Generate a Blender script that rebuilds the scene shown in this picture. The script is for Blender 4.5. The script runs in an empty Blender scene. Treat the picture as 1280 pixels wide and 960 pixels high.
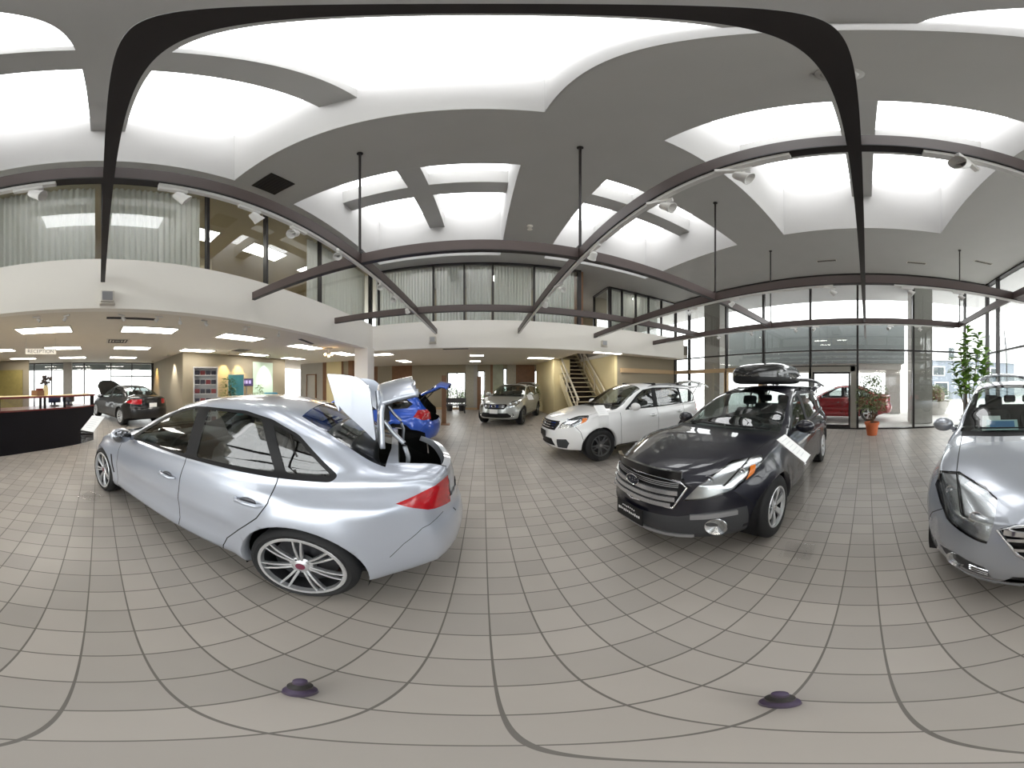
import bpy, bmesh, math, random
from math import sin, cos, pi, radians, sqrt, atan2, tan
from mathutils import Vector, Matrix

random.seed(7)
SC = bpy.context.scene
COL = SC.collection
CAMH = 1.55

# ------------------------------------------------------------------ object helpers
def link(name, data, parent=None, loc=None, rot=None):
    o = bpy.data.objects.new(name, data)
    COL.objects.link(o)
    if parent is not None:
        o.parent = parent
    if loc is not None:
        o.location = loc
    if rot is not None:
        o.rotation_euler = rot
    return o

def tag(o, label=None, cat=None, group=None, kind=None):
    if label: o['label'] = label
    if cat: o['category'] = cat
    if group: o['group'] = group
    if kind: o['kind'] = kind
    return o

def thing(name, label, cat, loc=(0, 0, 0), rz=0.0, group=None):
    o = link(name, None, None, loc, (0, 0, rz))
    o.empty_display_size = 0.1
    return tag(o, label, cat, group)

def dup(root, loc=None, rz=None, label=None, group=None):
    r = root.copy(); COL.objects.link(r)
    if loc is not None: r.location = loc
    if rz is not None: r.rotation_euler = (0, 0, rz)
    if label: r['label'] = label
    if group: r['group'] = group
    for ch in list(root.children):
        c = ch.copy(); COL.objects.link(c); c.parent = r
        c.matrix_parent_inverse = ch.matrix_parent_inverse.copy()
        for g in list(ch.children):
            d = g.copy(); COL.objects.link(d); d.parent = c
            d.matrix_parent_inverse = g.matrix_parent_inverse.copy()
    return r

# ------------------------------------------------------------------ mesh builder
class MB:
    def __init__(self):
        self.bm = bmesh.new()
        self.mi = 0
    def _fin(self, faces):
        for f in faces:
            f.material_index = self.mi
    def raw(self, verts, faces):
        vs = [self.bm.verts.new(v) for v in verts]
        fs = []
        for f in faces:
            try:
                fs.append(self.bm.faces.new([vs[i] for i in f]))
            except ValueError:
                pass
        self._fin(fs)
        return vs, fs
    def box(self, c, s, rz=0.0, rot=None, bevel=0.0, seg=2):
        hx, hy, hz = s[0] / 2, s[1] / 2, s[2] / 2
        P = [(-hx, -hy, -hz), (hx, -hy, -hz), (hx, hy, -hz), (-hx, hy, -hz), (-hx, -hy, hz), (hx, -hy, hz), (hx, hy, hz), (-hx, hy, hz)]
        R = rot if rot is not None else Matrix.Rotation(rz, 3, 'Z')
        cv = Vector(c)
        F = [(0, 3, 2, 1), (4, 5, 6, 7), (0, 1, 5, 4), (1, 2, 6, 5), (2, 3, 7, 6), (3, 0, 4, 7)]
        vs, fs = self.raw([cv + R @ Vector(p) for p in P], F)
        if bevel > 0:
            es = list({e for f in fs for e in f.edges})
            r = bmesh.ops.bevel(self.bm, geom=es, offset=bevel, segments=seg, profile=0.5, affect='EDGES')
            self._fin(r['faces'])
        return self
    def bb(self, x0, x1, y0, y1, z0, z1, bevel=0.0):
        return self.box(((x0 + x1) / 2, (y0 + y1) / 2, (z0 + z1) / 2), (abs(x1 - x0), abs(y1 - y0), abs(z1 - z0)), bevel=bevel)
    def cyl(self, p0, p1, r0, r1=None, n=16, caps=True):
        if r1 is None: r1 = r0
        p0, p1 = Vector(p0), Vector(p1)
        d = (p1 - p0).normalized()
        a = d.orthogonal().normalized(); b = d.cross(a)
        V = []
        for p, r in ((p0, r0), (p1, r1)):
            for i in range(n):
                t = 2 * pi * i / n
                V.append(p + a * (r * cos(t)) + b * (r * sin(t)))
        F = [(i, (i + 1) % n, n + (i + 1) % n, n + i) for i in range(n)]
        if caps:
            F.append(tuple(reversed(range(n)))); F.append(tuple(range(n, 2 * n)))
        self.raw(V, F)
        return self
    def tube(self, pts, r, n=8, closed=False, flat=None):
        """round (or flat=(w,h) rectangular) tube along a polyline"""
        pts = [Vector(p) for p in pts]
        m = len(pts)
        V = []
        up = Vector((0, 0, 1))
        for i, p in enumerate(pts):
            if closed:
                d = pts[(i + 1) % m] - pts[i - 1]
            else:
                d = pts[min(i + 1, m - 1)] - pts[max(i - 1, 0)]
            d.normalize()
            u = up if abs(d.z) < 0.95 else Vector((1, 0, 0))
            a = d.cross(u).normalized(); b = a.cross(d).normalized()
            ri = r[i] if isinstance(r, (list, tuple)) else r
            if flat:
                for sx, sy in ((-1, -1), (1, -1), (1, 1), (-1, 1)):
                    V.append(p + a * (sx * flat[0] / 2) + b * (sy * flat[1] / 2))
            else:
                for k in range(n):
                    t = 2 * pi * k / n
                    V.append(p + a * (ri * cos(t)) + b * (ri * sin(t)))
        nn = 4 if flat else n
        F = []
        for i in range(m if closed else m - 1):
            j = (i + 1) % m
            for k in range(nn):
                F.append((i * nn + k, i * nn + (k + 1) % nn, j * nn + (k + 1) % nn, j * nn + k))
        if not closed:
            F.append(tuple(reversed(range(nn)))); F.append(tuple((m - 1) * nn + k for k in range(nn)))
        self.raw(V, F)
        return self
    def lathe(self, prof, n=32, M=None, closed=False):
        """profile of (r, z) revolved about z, then mapped by M"""
        M = M or Matrix.Identity(4)
        V = []
        for r, z in prof:
            for i in range(n):
                t = 2 * pi * i / n
                V.append(M @ Vector((r * cos(t), r * sin(t), z)))
        m = len(prof)
        F = []
        for j in range(m if closed else m - 1):
            k = (j + 1) % m
            for i in range(n):
                F.append((j * n + i, j * n + (i + 1) % n, k * n + (i + 1) % n, k * n + i))
        self.raw(V, F)
        return self
    def ball(self, c, s, n=16, m=10, rot=None):
        if not isinstance(s, (tuple, list)): s = (s, s, s)
        R = rot or Matrix.Identity(3)
        V = []
        cv = Vector(c)
        for j in range(m + 1):
            ph = -pi / 2 + pi * j / m
            for i in range(n):
                t = 2 * pi * i / n
                V.append(cv + R @ Vector((s[0] * cos(ph) * cos(t), s[1] * cos(ph) * sin(t), s[2] * sin(ph))))
        F = []
        for j in range(m):
            for i in range(n):
                F.append((j * n + i, j * n + (i + 1) % n, (j + 1) * n + (i + 1) % n, (j + 1) * n + i))
        vs, fs = self.raw(V, F)
        return self
    def prism(self, poly, M, depth, bevel=0.0):
        """2-D polygon (x,y) extruded along z by depth, mapped by matrix M (4x4)"""
        n = len(poly)
        V = [M @ Vector((p[0], p[1], 0)) for p in poly] + [M @ Vector((p[0], p[1], depth)) for p in poly]
        F = [tuple(reversed(range(n))), tuple(range(n, 2 * n))] + [(i, (i + 1) % n, n + (i + 1) % n, n + i) for i in range(n)]
        vs, fs = self.raw(V, F)
        if bevel > 0:
            es = list({e for f in fs for e in f.edges})
            r = bmesh.ops.bevel(self.bm, geom=es, offset=bevel, segments=2, profile=0.5, affect='EDGES')
            self._fin(r['faces'])
        return self
    def build(self, name, mats, parent=None, smooth=False, loc=None, rot=None, merge=True):
        bm = self.bm
        if merge:
            bmesh.ops.remove_doubles(bm, verts=bm.verts, dist=1e-6)
        bmesh.ops.recalc_face_normals(bm, faces=bm.faces)
        me = bpy.data.meshes.new(name)
        bm.to_mesh(me); bm.free()
        if not isinstance(mats, (list, tuple)): mats = [mats]
        for m in mats: me.materials.append(m)
        if smooth:
            for p in me.polygons: p.use_smooth = True
            if smooth != 'all':
                try:
                    me.set_sharp_from_angle(angle=radians(smooth if isinstance(smooth, (int, float)) and smooth is not True else 38))
                except Exception:
                    pass
        return link(name, me, parent, loc, rot)

def struct(o, label=None, cat=None):
    o['kind'] = 'structure'
    if label: o['label'] = label
    if cat: o['category'] = cat
    return o

# ------------------------------------------------------------------ materials
MATS = {}
def _node(nt, t, **kw):
    n = nt.nodes.new(t)
    for k, v in kw.items():
        setattr(n, k, v)
    return n

def mat(name, col, rough=0.5, metal=0.0, coat=0.0, noise=0.0, nscale=8.0, bump=0.0, bscale=60.0, emit=None, estr=0.0, spec=0.5, inner=None, flakes=0.0, coat_rough=0.03):
    m = bpy.data.materials.new(name); m.use_nodes = True
    nt = m.node_tree
    b = nt.nodes['Principled BSDF']
    b.inputs['Base Color'].default_value = (*col, 1)
    b.inputs['Roughness'].default_value = rough
    b.inputs['Metallic'].default_value = metal
    b.inputs['Coat Weight'].default_value = coat
    b.inputs['Coat Roughness'].default_value = coat_rough
    b.inputs['Specular IOR Level'].default_value = spec
    if emit:
        b.inputs['Emission Color'].default_value = (*emit, 1)
        b.inputs['Emission Strength'].default_value = estr
    tc = None
    if noise or bump or flakes:
        tc = _node(nt, 'ShaderNodeTexCoord')
    if noise:
        nz = _node(nt, 'ShaderNodeTexNoise'); nz.inputs['Scale'].default_value = nscale; nz.inputs['Detail'].default_value = 4
        nt.links.new(tc.outputs['Object'], nz.inputs['Vector'])
        mx = _node(nt, 'ShaderNodeMix', data_type='RGBA')
        mx.inputs[6].default_value = (*[c * (1 - noise) for c in col], 1)
        mx.inputs[7].default_value = (*[min(1, c * (1 + noise)) for c in col], 1)
        nt.links.new(nz.outputs['Fac'], mx.inputs[0])
        nt.links.new(mx.outputs[2], b.inputs['Base Color'])
    if bump or flakes:
        nz = _node(nt, 'ShaderNodeTexNoise'); nz.inputs['Scale'].default_value = bscale; nz.inputs['Detail'].default_value = 3
        nt.links.new(tc.outputs['Object'], nz.inputs['Vector'])
        bp = _node(nt, 'ShaderNodeBump'); bp.inputs['Strength'].default_value = bump or flakes; bp.inputs['Distance'].default_value = 0.004
        nt.links.new(nz.outputs['Fac'], bp.inputs['Height'])
        nt.links.new(bp.outputs['Normal'], b.inputs['Normal'])
    if inner is not None:
        out = nt.nodes['Material Output']
        d = _node(nt, 'ShaderNodeBsdfDiffuse'); d.inputs['Color'].default_value = (*inner, 1)
        g = _node(nt, 'ShaderNodeNewGeometry')
        mx = _node(nt, 'ShaderNodeMixShader')
        nt.links.new(g.outputs['Backfacing'], mx.inputs[0])
        nt.links.new(b.outputs[0], mx.inputs[1]); nt.links.new(d.outputs[0], mx.inputs[2])
        nt.links.new(mx.outputs[0], out.inputs['Surface'])
    MATS[name] = m
    return m

def glass(name, tint=(1, 1, 1), refl=1.0, rough=0.0, ior=1.5):
    """thin architectural / car glass: tinted see-through plus a Fresnel mirror layer"""
    m = bpy.data.materials.new(name); m.use_nodes = True
    nt = m.node_tree
    nt.nodes.remove(nt.nodes['Principled BSDF'])
    out = nt.nodes['Material Output']
    t = _node(nt, 'ShaderNodeBsdfTransparent'); t.inputs[0].default_value = (*tint, 1)
    g = _node(nt, 'ShaderNodeBsdfGlossy'); g.inputs['Roughness'].default_value = rough
    g.inputs['Color'].default_value = (1, 1, 1, 1)
    lw = _node(nt, 'ShaderNodeLayerWeight'); lw.inputs['Blend'].default_value = 0.5
    # Schlick from facing (works the same on both sides of a pane)
    pw = _node(nt, 'ShaderNodeMath', operation='POWER'); pw.inputs[1].default_value = 5.0
    nt.links.new(lw.outputs['Facing'], pw.inputs[0])
    f0 = ((ior - 1) / (ior + 1)) ** 2 * 2.0
    ml = _node(nt, 'ShaderNodeMath', operation='MULTIPLY_ADD'); ml.inputs[1].default_value = (1 - f0) * refl; ml.inputs[2].default_value = f0 * refl
    ml.use_clamp = True
    nt.links.new(pw.outputs[0], ml.inputs[0])
    mx = _node(nt, 'ShaderNodeMixShader')
    nt.links.new(ml.outputs[0], mx.inputs[0])
    nt.links.new(t.outputs[0], mx.inputs[1]); nt.links.new(g.outputs[0], mx.inputs[2])
    nt.links.new(mx.outputs[0], out.inputs['Surface'])
    MATS[name] = m
    return m

def srgb(r, g, b):
    def f(c):
        c /= 255.0
        return c / 12.92 if c <= 0.04045 else ((c + 0.055) / 1.055) ** 2.4
    return (f(r), f(g), f(b))

def pchip(keys):
    xs = [k[0] for k in keys]; ys = [k[1] for k in keys]
    n = len(xs)
    if n == 1:
        return lambda x: ys[0]
    h = [xs[i + 1] - xs[i] for i in range(n - 1)]
    d = [(ys[i + 1] - ys[i]) / h[i] for i in range(n - 1)]
    m = [0.0] * n
    m[0] = d[0]; m[-1] = d[-1]
    for i in range(1, n - 1):
        if d[i - 1] * d[i] <= 0: m[i] = 0
        else:
            w1 = 2 * h[i] + h[i - 1]; w2 = h[i] + 2 * h[i - 1]
            m[i] = (w1 + w2) / (w1 / d[i - 1] + w2 / d[i])
    def f(x):
        if x <= xs[0]: return ys[0]
        if x >= xs[-1]: return ys[-1]
        i = 0
        while x > xs[i + 1]: i += 1
        t = (x - xs[i]) / h[i]
        a = ys[i] * (1 + 2 * t) * (1 - t) ** 2 + m[i] * h[i] * t * (1 - t) ** 2
        return a + ys[i + 1] * t * t * (3 - 2 * t) + m[i + 1] * h[i] * t * t * (t - 1)
    return f

def sstep(a, b, x):
    t = max(0.0, min(1.0, (x - a) / (b - a)))
    return t * t * (3 - 2 * t)

def round_poly(pts, r, n=4):
    out = []
    m = len(pts)
    for i in range(m):
        p = Vector(pts[i]); a = Vector(pts[i - 1]); b = Vector(pts[(i + 1) % m])
        rr = r[i] if isinstance(r, (list, tuple)) else r
        da, db = (a - p), (b - p)
        l = min(rr, da.length * 0.45, db.length * 0.45)
        if l < 1e-5:
            out.append(p); continue
        pa = p + da.normalized() * l; pb = p + db.normalized() * l
        for k in range(n + 1):
            t = k / n
            out.append(pa * (1 - t) ** 2 + p * (2 * t * (1 - t)) + pb * t * t)
    return out

def text_obj(name, s, size, m, parent=None, loc=(0, 0, 0), rot=(0, 0, 0), depth=0.001, align='CENTER'):
    cu = bpy.data.curves.new(name, 'FONT')
    cu.body = s; cu.size = size; cu.extrude = depth; cu.align_x = align; cu.align_y = 'CENTER'
    tmp = bpy.data.objects.new('tmp', cu); COL.objects.link(tmp)
    dg = bpy.context.evaluated_depsgraph_get(); dg.update()
    me = bpy.data.meshes.new_from_object(tmp.evaluated_get(dg))
    bpy.data.objects.remove(tmp); bpy.data.curves.remove(cu)
    me.name = name; me.materials.clear(); me.materials.append(m)
    return link(name, me, parent, loc, rot)
# ------------------------------------------------------------------ materials used by several things
mat('tyre', (.011, .011, .012), .7, bump=.15, bscale=90)
mat('rim_silver', (.74, .75, .77), .3, .8)
mat('rim_dark', (.16, .165, .17), .3, .85)
mat('steel_dark', (.045, .045, .05), .45, .6)
mat('cap_red', (.16, .02, .05), .3, coat=.5)
mat('chrome', (.82, .83, .85), .08, 1.0)
mat('lamp_chrome', (.62, .63, .64), .22, .95)
mat('grille_silver', (.60, .61, .63), .25, .85)
mat('badge_blue', (.006, .008, .02), .4, coat=.2)
mat('clad', (.045, .046, .05), .55, bump=.1, bscale=220)
mat('car_black', (.008, .008, .009), .5, spec=.3)
mat('car_gap', (.008, .008, .008), .9)
mat('car_plastic', (.035, .036, .038), .55)
mat('car_cloth', (.075, .077, .08), .9, noise=.25, nscale=40)
mat('car_leather', (.33, .29, .23), .6)
mat('mirror_glass', (.22, .23, .25), .06, .9)
mat('handle_cup', (.10, .10, .11), .4, .3)
mat('lens_red', (.42, .006, .012), .12, coat=1.0, noise=.35, nscale=30, inner=(.02, .02, .02))
mat('lens_amber', (.80, .22, .03), .15, coat=1.0)
mat('steel_grey', (.36, .36, .37), .35, .6)
mat('card_blue', srgb(70, 130, 185), .6)
mat('card_pale', srgb(205, 232, 236), .6)
mat('white_plastic', (.75, .75, .74), .4)
mat('paper', (.86, .86, .85), .6)
mat('black_metal', (.018, .017, .017), .45)
glass('lens_clear', (.92, .94, .95), 1.0)
glass('windscreen', (.62, .70, .68), 1.25)
glass('car_glass', (.50, .55, .54), 1.2)
glass('car_glass_dark', (.42, .46, .46), 1.3)
glass('acrylic', (.99, .99, .99), .45)
DARK_IN = (.03, .03, .03)
mat('paint_silver', (.53, .565, .645), .28, .5, coat_rough=.015, coat=1.0, inner=DARK_IN)
mat('paint_silver_warm', (.47, .50, .555), .27, .55, coat_rough=.015, coat=1.0, inner=DARK_IN)
mat('paint_greyblue', (.008, .008, .015), .42, .15, coat=1.0, coat_rough=.015, spec=.25, inner=DARK_IN)
mat('paint_white', (.88, .88, .88), .30, .0, coat=1.0, inner=DARK_IN)
mat('paint_sage', (.44, .46, .45), .30, .55, coat=1.0, inner=DARK_IN)
mat('paint_blue', (.015, .085, .50), .28, .3, coat=1.0, inner=DARK_IN)
mat('paint_black', (.004, .004, .0045), .45, .0, coat=1.0, coat_rough=.02, spec=.2, inner=DARK_IN)
mat('paint_red', (.30, .008, .012), .25, .2, coat=1.0, inner=DARK_IN)
# ================================================================== CAR BUILDER
def catmull(P, counts):
    """Catmull-Rom (centripetal-ish) through 2-D points P; counts = samples per segment"""
    out = []
    n = len(P)
    for i in range(n - 1):
        p1, p2 = P[i], P[i + 1]
        p0 = P[i - 1] if i > 0 else (-P[1][0], P[1][1])
        p3 = P[i + 2] if i + 2 < n else (-P[n - 2][0], P[n - 2][1])
        d01 = max(1e-4, math.hypot(p1[0] - p0[0], p1[1] - p0[1])) ** 0.5
        d12 = max(1e-4, math.hypot(p2[0] - p1[0], p2[1] - p1[1])) ** 0.5
        d23 = max(1e-4, math.hypot(p3[0] - p2[0], p3[1] - p2[1])) ** 0.5
        m1 = [0, 0]; m2 = [0, 0]
        for c in (0, 1):
            m1[c] = ((p1[c] - p0[c]) / d01 - (p2[c] - p0[c]) / (d01 + d12) + (p2[c] - p1[c]) / d12) * d12
            m2[c] = ((p2[c] - p1[c]) / d12 - (p3[c] - p1[c]) / (d12 + d23) + (p3[c] - p2[c]) / d23) * d12
        for k in range(counts[i]):
            t = k / counts[i]
            h = (2 * t ** 3 - 3 * t * t + 1, t ** 3 - 2 * t * t + t, -2 * t ** 3 + 3 * t * t, t ** 3 - t * t)
            out.append(tuple(h[0] * p1[c] + h[1] * m1[c] + h[2] * p2[c] + h[3] * m2[c] for c in (0, 1)))
    out.append(tuple(P[-1]))
    return out

class Body:
    def __init__(self, S):
        self.S = S
        self.L = S['L']; self.XN = S['fo'] + S['wb'] / 2
        self.XR = self.XN - self.L
        K = ['top', 'sh', 'wm', 'wsh', 'zb', 'crown', 'k']
        for k in K:
            setattr(self, k, pchip(S[k]) if isinstance(S[k], list) else (lambda v: (lambda q: v))(S[k]))
        self.fp = pchip(S['fprof']); self.rp = pchip(S['rprof'])
        self.xa = [S['wb'] / 2, -S['wb'] / 2]
        self.tags = ['body']
        self.build()
    def q2x(self, q): return self.XN - q
    def tid(self, name):
        if name not in self.tags: self.tags.append(name)
        return self.tags.index(name)
    def front_x(self, y, z):
        a, p = self.S['fsweep']; W = self.wm(0.0)
        return self.XN - self.fp(z) - a * (abs(y) / W) ** p
    def rear_x(self, y, z):
        a, p = self.S['rsweep']; W = self.wm(self.L)
        return self.XR + self.rp(z) + a * (abs(y) / W) ** p
    def section(self, q):
        zt, zs, wm, ws, zb, cr, k = self.top(q), self.sh(q), self.wm(q), self.wsh(q), self.zb(q), self.crown(q), self.k(q)
        G = zt - zs
        g = sstep(self.S.get('g0', .12), self.S.get('g1', .34), G)
        H = max(0.01, G - cr)
        zm = zb + (zs - zb) * self.S.get('zmf', .52)
        w0 = ws - .03
        hood = [(ws * .955, zs + .26 * G), (ws * .87, zs + .50 * G), (ws * .75, zs + .68 * G), (ws * .56, zs + .84 * G), (ws * .3, zs + .96 * G)]
        wc = w0 - k * H
        gh = [(w0, zs + .022), (w0 - k * .5 * H + .014, zs + .52 * H), (wc + .004, zs + .95 * H), (wc - .075, zs + H + .38 * cr), (wc * .5, zs + H + .84 * cr)]
        up = [(h[0] * (1 - g) + e[0] * g, h[1] * (1 - g) + e[1] * g) for h, e in zip(hood, gh)]
        P = [(0, zb), (wm * .55, zb), (wm - .09, zb + .004), (wm - .035, zb + .055), (wm - .004, zm - .08), (wm, zm), (wm - .012, zm + (zs - zm) * .55), (ws + .012, zs - .035), (ws, zs)] + up + [(0, zt)]
        return P
    def build(self):
        S = self.S
        N = S.get('ns', 100)
        dens = S.get('nt', 1.0)
        cnt = [max(1, round(c * dens)) for c in (3, 3, 3, 4, 3, 4, 4, 3, 2, 6, 6, 4, 5, 5)]
        bm = bmesh.new()
        rows = []
        LF, LR = S.get('lf', 1.15), S.get('lr', .9)
        flare = S.get('flare', (0.014, 0.02)); ra = [S['ra'][0], S['ra'][1]]
        for i in range(N + 1):
            q = self.L * i / N
            pts = catmull(self.section(q), cnt)
            row = []
            for (y, z) in pts:
                x = self.XN - q
                if q < LF:
                    x += (self.front_x(y, z) - self.XN) * (1 - q / LF) ** 1.6
                if self.L - q < LR:
                    x += (self.rear_x(y, z) - self.XR) * (1 - (self.L - q) / LR) ** 1.6
                yy = y
                if y > .5:
                    for a in (0, 1):
                        r = math.hypot(x - self.xa[a], (z - S['R']) * .92)
                        d = r - ra[a]
                        if z < self.sh(q) + .01:
                            yy += flare[a] * math.exp(-(max(0, d) / .075) ** 2) * sstep(0, .12, self.sh(q) + .01 - z)
                    for (zc, amp, wd, q0, q1) in S.get('crease', []):
                        if q0 < q < q1 and abs(z - zc) < wd * 2:
                            yy += amp * math.exp(-((z - zc) / wd) ** 2) * sstep(q0, q0 + .3, q) * (1 - sstep(q1 - .3, q1, q))
                row.append(bm.verts.new((x, max(0, yy), z)))
            rows.append(row)
        nt = len(rows[0])
        for i in range(N):
            for j in range(nt - 1):
                bm.faces.new((rows[i][j], rows[i + 1][j], rows[i + 1][j + 1], rows[i][j + 1]))
        for end, fn in ((0, self.front_x), (-1, self.rear_x)):
            ring = rows[end]
            zs = [v.co.z for v in ring]
            zc = (min(zs) + max(zs)) / 2
            prev = ring
            NR = S.get('nr', 16)
            for k in range(1, NR):
                f = 1 - k / NR
                cur = []
                for v in ring:
                    y, z = v.co.y * f, zc + (v.co.z - zc) * f
                    cur.append(bm.verts.new((fn(y, z), y, z)))
                for j in range(nt - 1):
                    bm.faces.new((prev[j], prev[j + 1], cur[j + 1], cur[j]))
                prev = cur
            c = bm.verts.new((fn(0, zc), 0, zc))
            for j in range(nt - 1):
                bm.faces.new((prev[j], prev[j + 1], c))
        bmesh.ops.recalc_face_normals(bm, faces=bm.faces)
        bm.normal_update()
        up = sum(f.normal.z * f.calc_area() for f in bm.faces if f.calc_center_median().z > .8)
        if up < 0:
            bmesh.ops.reverse_faces(bm, faces=bm.faces)
        self.lay = bm.faces.layers.int.new('t')
        self.bm = bm
    # ---------------- cutting
    AX = {'y': (0, 2, (0, 1, 0)), 'x': (1, 2, (1, 0, 0)), 'z': (0, 1, (0, 0, 1))}
    def cut(self, poly, axis, name, filt=None, only=None):
        bm, lay = self.bm, self.lay
        t = self.tid(name) if name is not None else None
        a, b, d = self.AX[axis]
        d = Vector(d)
        poly = [Vector((p[0], p[1])) for p in poly]
        x0 = min(p.x for p in poly); x1 = max(p.x for p in poly); y0 = min(p.y for p in poly); y1 = max(p.y for p in poly)
        def ok(f):
            c = f.calc_center_median()
            if only is not None and self.tags[f[lay]] not in only: return False
            return filt is None or filt(c, f.normal)
        def bbox(f):
            us = [v.co[a] for v in f.verts]; ws = [v.co[b] for v in f.verts]
            return min(us), max(us), min(ws), max(ws)
        cand = set()
        for f in bm.faces:
            u0, u1, w0, w1 = bbox(f)
            if u1 > x0 - .01 and u0 < x1 + .01 and w1 > y0 - .01 and w0 < y1 + .01 and ok(f):
                cand.add(f)
        m = len(poly)
        for i in range(m):
            p, r = poly[i], poly[(i + 1) % m]
            if (p - r).length < 1e-6: continue
            ex0, ex1 = min(p.x, r.x) - 1e-4, max(p.x, r.x) + 1e-4
            ey0, ey1 = min(p.y, r.y) - 1e-4, max(p.y, r.y) + 1e-4
            sel = []
            for f in cand:
                if not f.is_valid: continue
                u0, u1, w0, w1 = bbox(f)
                if u1 > ex0 and u0 < ex1 and w1 > ey0 and w0 < ey1:
                    sel.append(f)
            if not sel: continue
            co = Vector((0, 0, 0)); co[a] = p.x; co[b] = p.y
            e = Vector((0, 0, 0)); e[a] = r.x - p.x; e[b] = r.y - p.y
            no = e.cross(d).normalized()
            geom = set(sel)
            for f in sel:
                geom.update(f.edges); geom.update(f.verts)
            res = bmesh.ops.bisect_plane(bm, geom=list(geom), dist=2e-5, plane_co=co, plane_no=no)
            cand = {f for f in cand if f.is_valid}
            cand.update(g for g in res['geom'] if isinstance(g, bmesh.types.BMFace) and g.is_valid)
        out = []
        for f in cand:
            if not f.is_valid or not ok(f): continue
            c = f.calc_center_median()
            u, w = c[a], c[b]
            ins = False
            for i in range(m):
                p, r = poly[i], poly[i - 1]
                if (p.y > w) != (r.y > w) and u < (r.x - p.x) * (w - p.y) / (r.y - p.y) + p.x:
                    ins = not ins
            if ins:
                if t is not None: f[lay] = t
                out.append(f)
        return out
    def strip(self, line, width, axis, name, filt=None):
        pts = [Vector(p) for p in line]
        n = len(pts)
        L, R = [], []
        for i in range(n):
            d = pts[min(i + 1, n - 1)] - pts[max(i - 1, 0)]
            d.normalize()
            nn = Vector((-d.y, d.x)) * width / 2
            L.append(pts[i] + nn); R.append(pts[i] - nn)
        return self.cut(L + R[::-1], axis, name, filt)
    def arches(self):
        S = self.S
        bm = self.bm
        for a in (0, 1):
            ra = S['ra'][a]
            poly = [(self.xa[a] + ra * cos(2 * pi * i / 40), S['R'] + ra * sin(2 * pi * i / 40)) for i in range(40)]
            fs = self.cut(poly, 'y', 'arch', lambda c, n: c.y > .42 and c.z < S['R'] + ra + .01)
            bmesh.ops.delete(bm, geom=fs, context='FACES')
            es = [e for e in bm.edges if e.is_boundary and all(abs(math.hypot(v.co.x - self.xa[a], v.co.z - S['R']) - ra) < .006 and v.co.y > .45 for v in e.verts)]
            if es:
                r = bmesh.ops.extrude_edge_only(bm, edges=es)
                for v in [g for g in r['geom'] if isinstance(g, bmesh.types.BMVert)]:
                    v.co.y -= .09
                lipn = self.tid(S.get('arch_tag', 'body'))
                for g in r['geom']:
                    if isinstance(g, bmesh.types.BMFace): g[self.lay] = lipn
    # ---------------- finish: mirror and split into part objects
    def split(self, plan, root):
        """plan: {tag: dict(name, mats, side=bool, parent=tag, inset, label)} -> {tag: [objects]}"""
        bm = self.bm
        bmesh.ops.remove_doubles(bm, verts=bm.verts, dist=2e-5)
        geo = bm.verts[:] + bm.edges[:] + bm.faces[:]
        r = bmesh.ops.duplicate(bm, geom=geo)
        nv = [g for g in r['geom'] if isinstance(g, bmesh.types.BMVert)]
        nf = [g for g in r['geom'] if isinstance(g, bmesh.types.BMFace)]
        for v in nv: v.co.y = -v.co.y
        bmesh.ops.reverse_faces(bm, faces=nf)
        bmesh.ops.remove_doubles(bm, verts=[v for v in bm.verts if abs(v.co.y) < 1e-4], dist=5e-5)
        bm.normal_update()
        bm.verts.index_update()
        groups = {}
        for f in bm.faces:
            nm = self.tags[f[self.lay]]
            pl = plan.get(nm)
            if pl is None: continue
            tgt = pl.get('into', nm)
            side = plan[tgt].get('side')
            s = 0
            if side: s = 1 if f.calc_center_median().y > 0 else -1
            groups.setdefault((tgt, s), []).append((f, pl.get('slot', 0)))
        res = {}
        order = sorted(groups, key=lambda k: (0 if not plan[k[0]].get('parent') else (2 if plan[plan[k[0]]['parent']].get('parent') else 1), self.tags.index(k[0]) if k[0] in self.tags else 99, k[1]))
        for key in order:
            tgt, s = key
            pl = plan[tgt]
            vm = {}; V = []; NR = []; F = []; MI = []
            for f, slot in groups[key]:
                idx = []
                for v in f.verts:
                    if v not in vm:
                        vm[v] = len(V)
                        V.append(v.co - v.normal * pl.get('inset', 0.0)); NR.append(v.normal.copy())
                    idx.append(vm[v])
                F.append(idx); MI.append(slot)
            me = bpy.data.meshes.new(pl['name'])
            me.from_pydata(V, [], F)
            for m in pl['mats']: me.materials.append(m)
            for p, mi in zip(me.polygons, MI):
                p.use_smooth = True; p.material_index = mi
            me.update()
            try:
                me.normals_split_custom_set_from_vertices(NR)
            except Exception as e:
                print('normals', e)
            par = root
            if pl.get('parent'):
                par = res[pl['parent']].get(s) or res[pl['parent']].get(0)
            o = link(pl['name'], me, par)
            if pl.get('label'): o['label'] = pl['label']
            res.setdefault(tgt, {})[s] = o
        self.bm.free()
        return res

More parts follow.
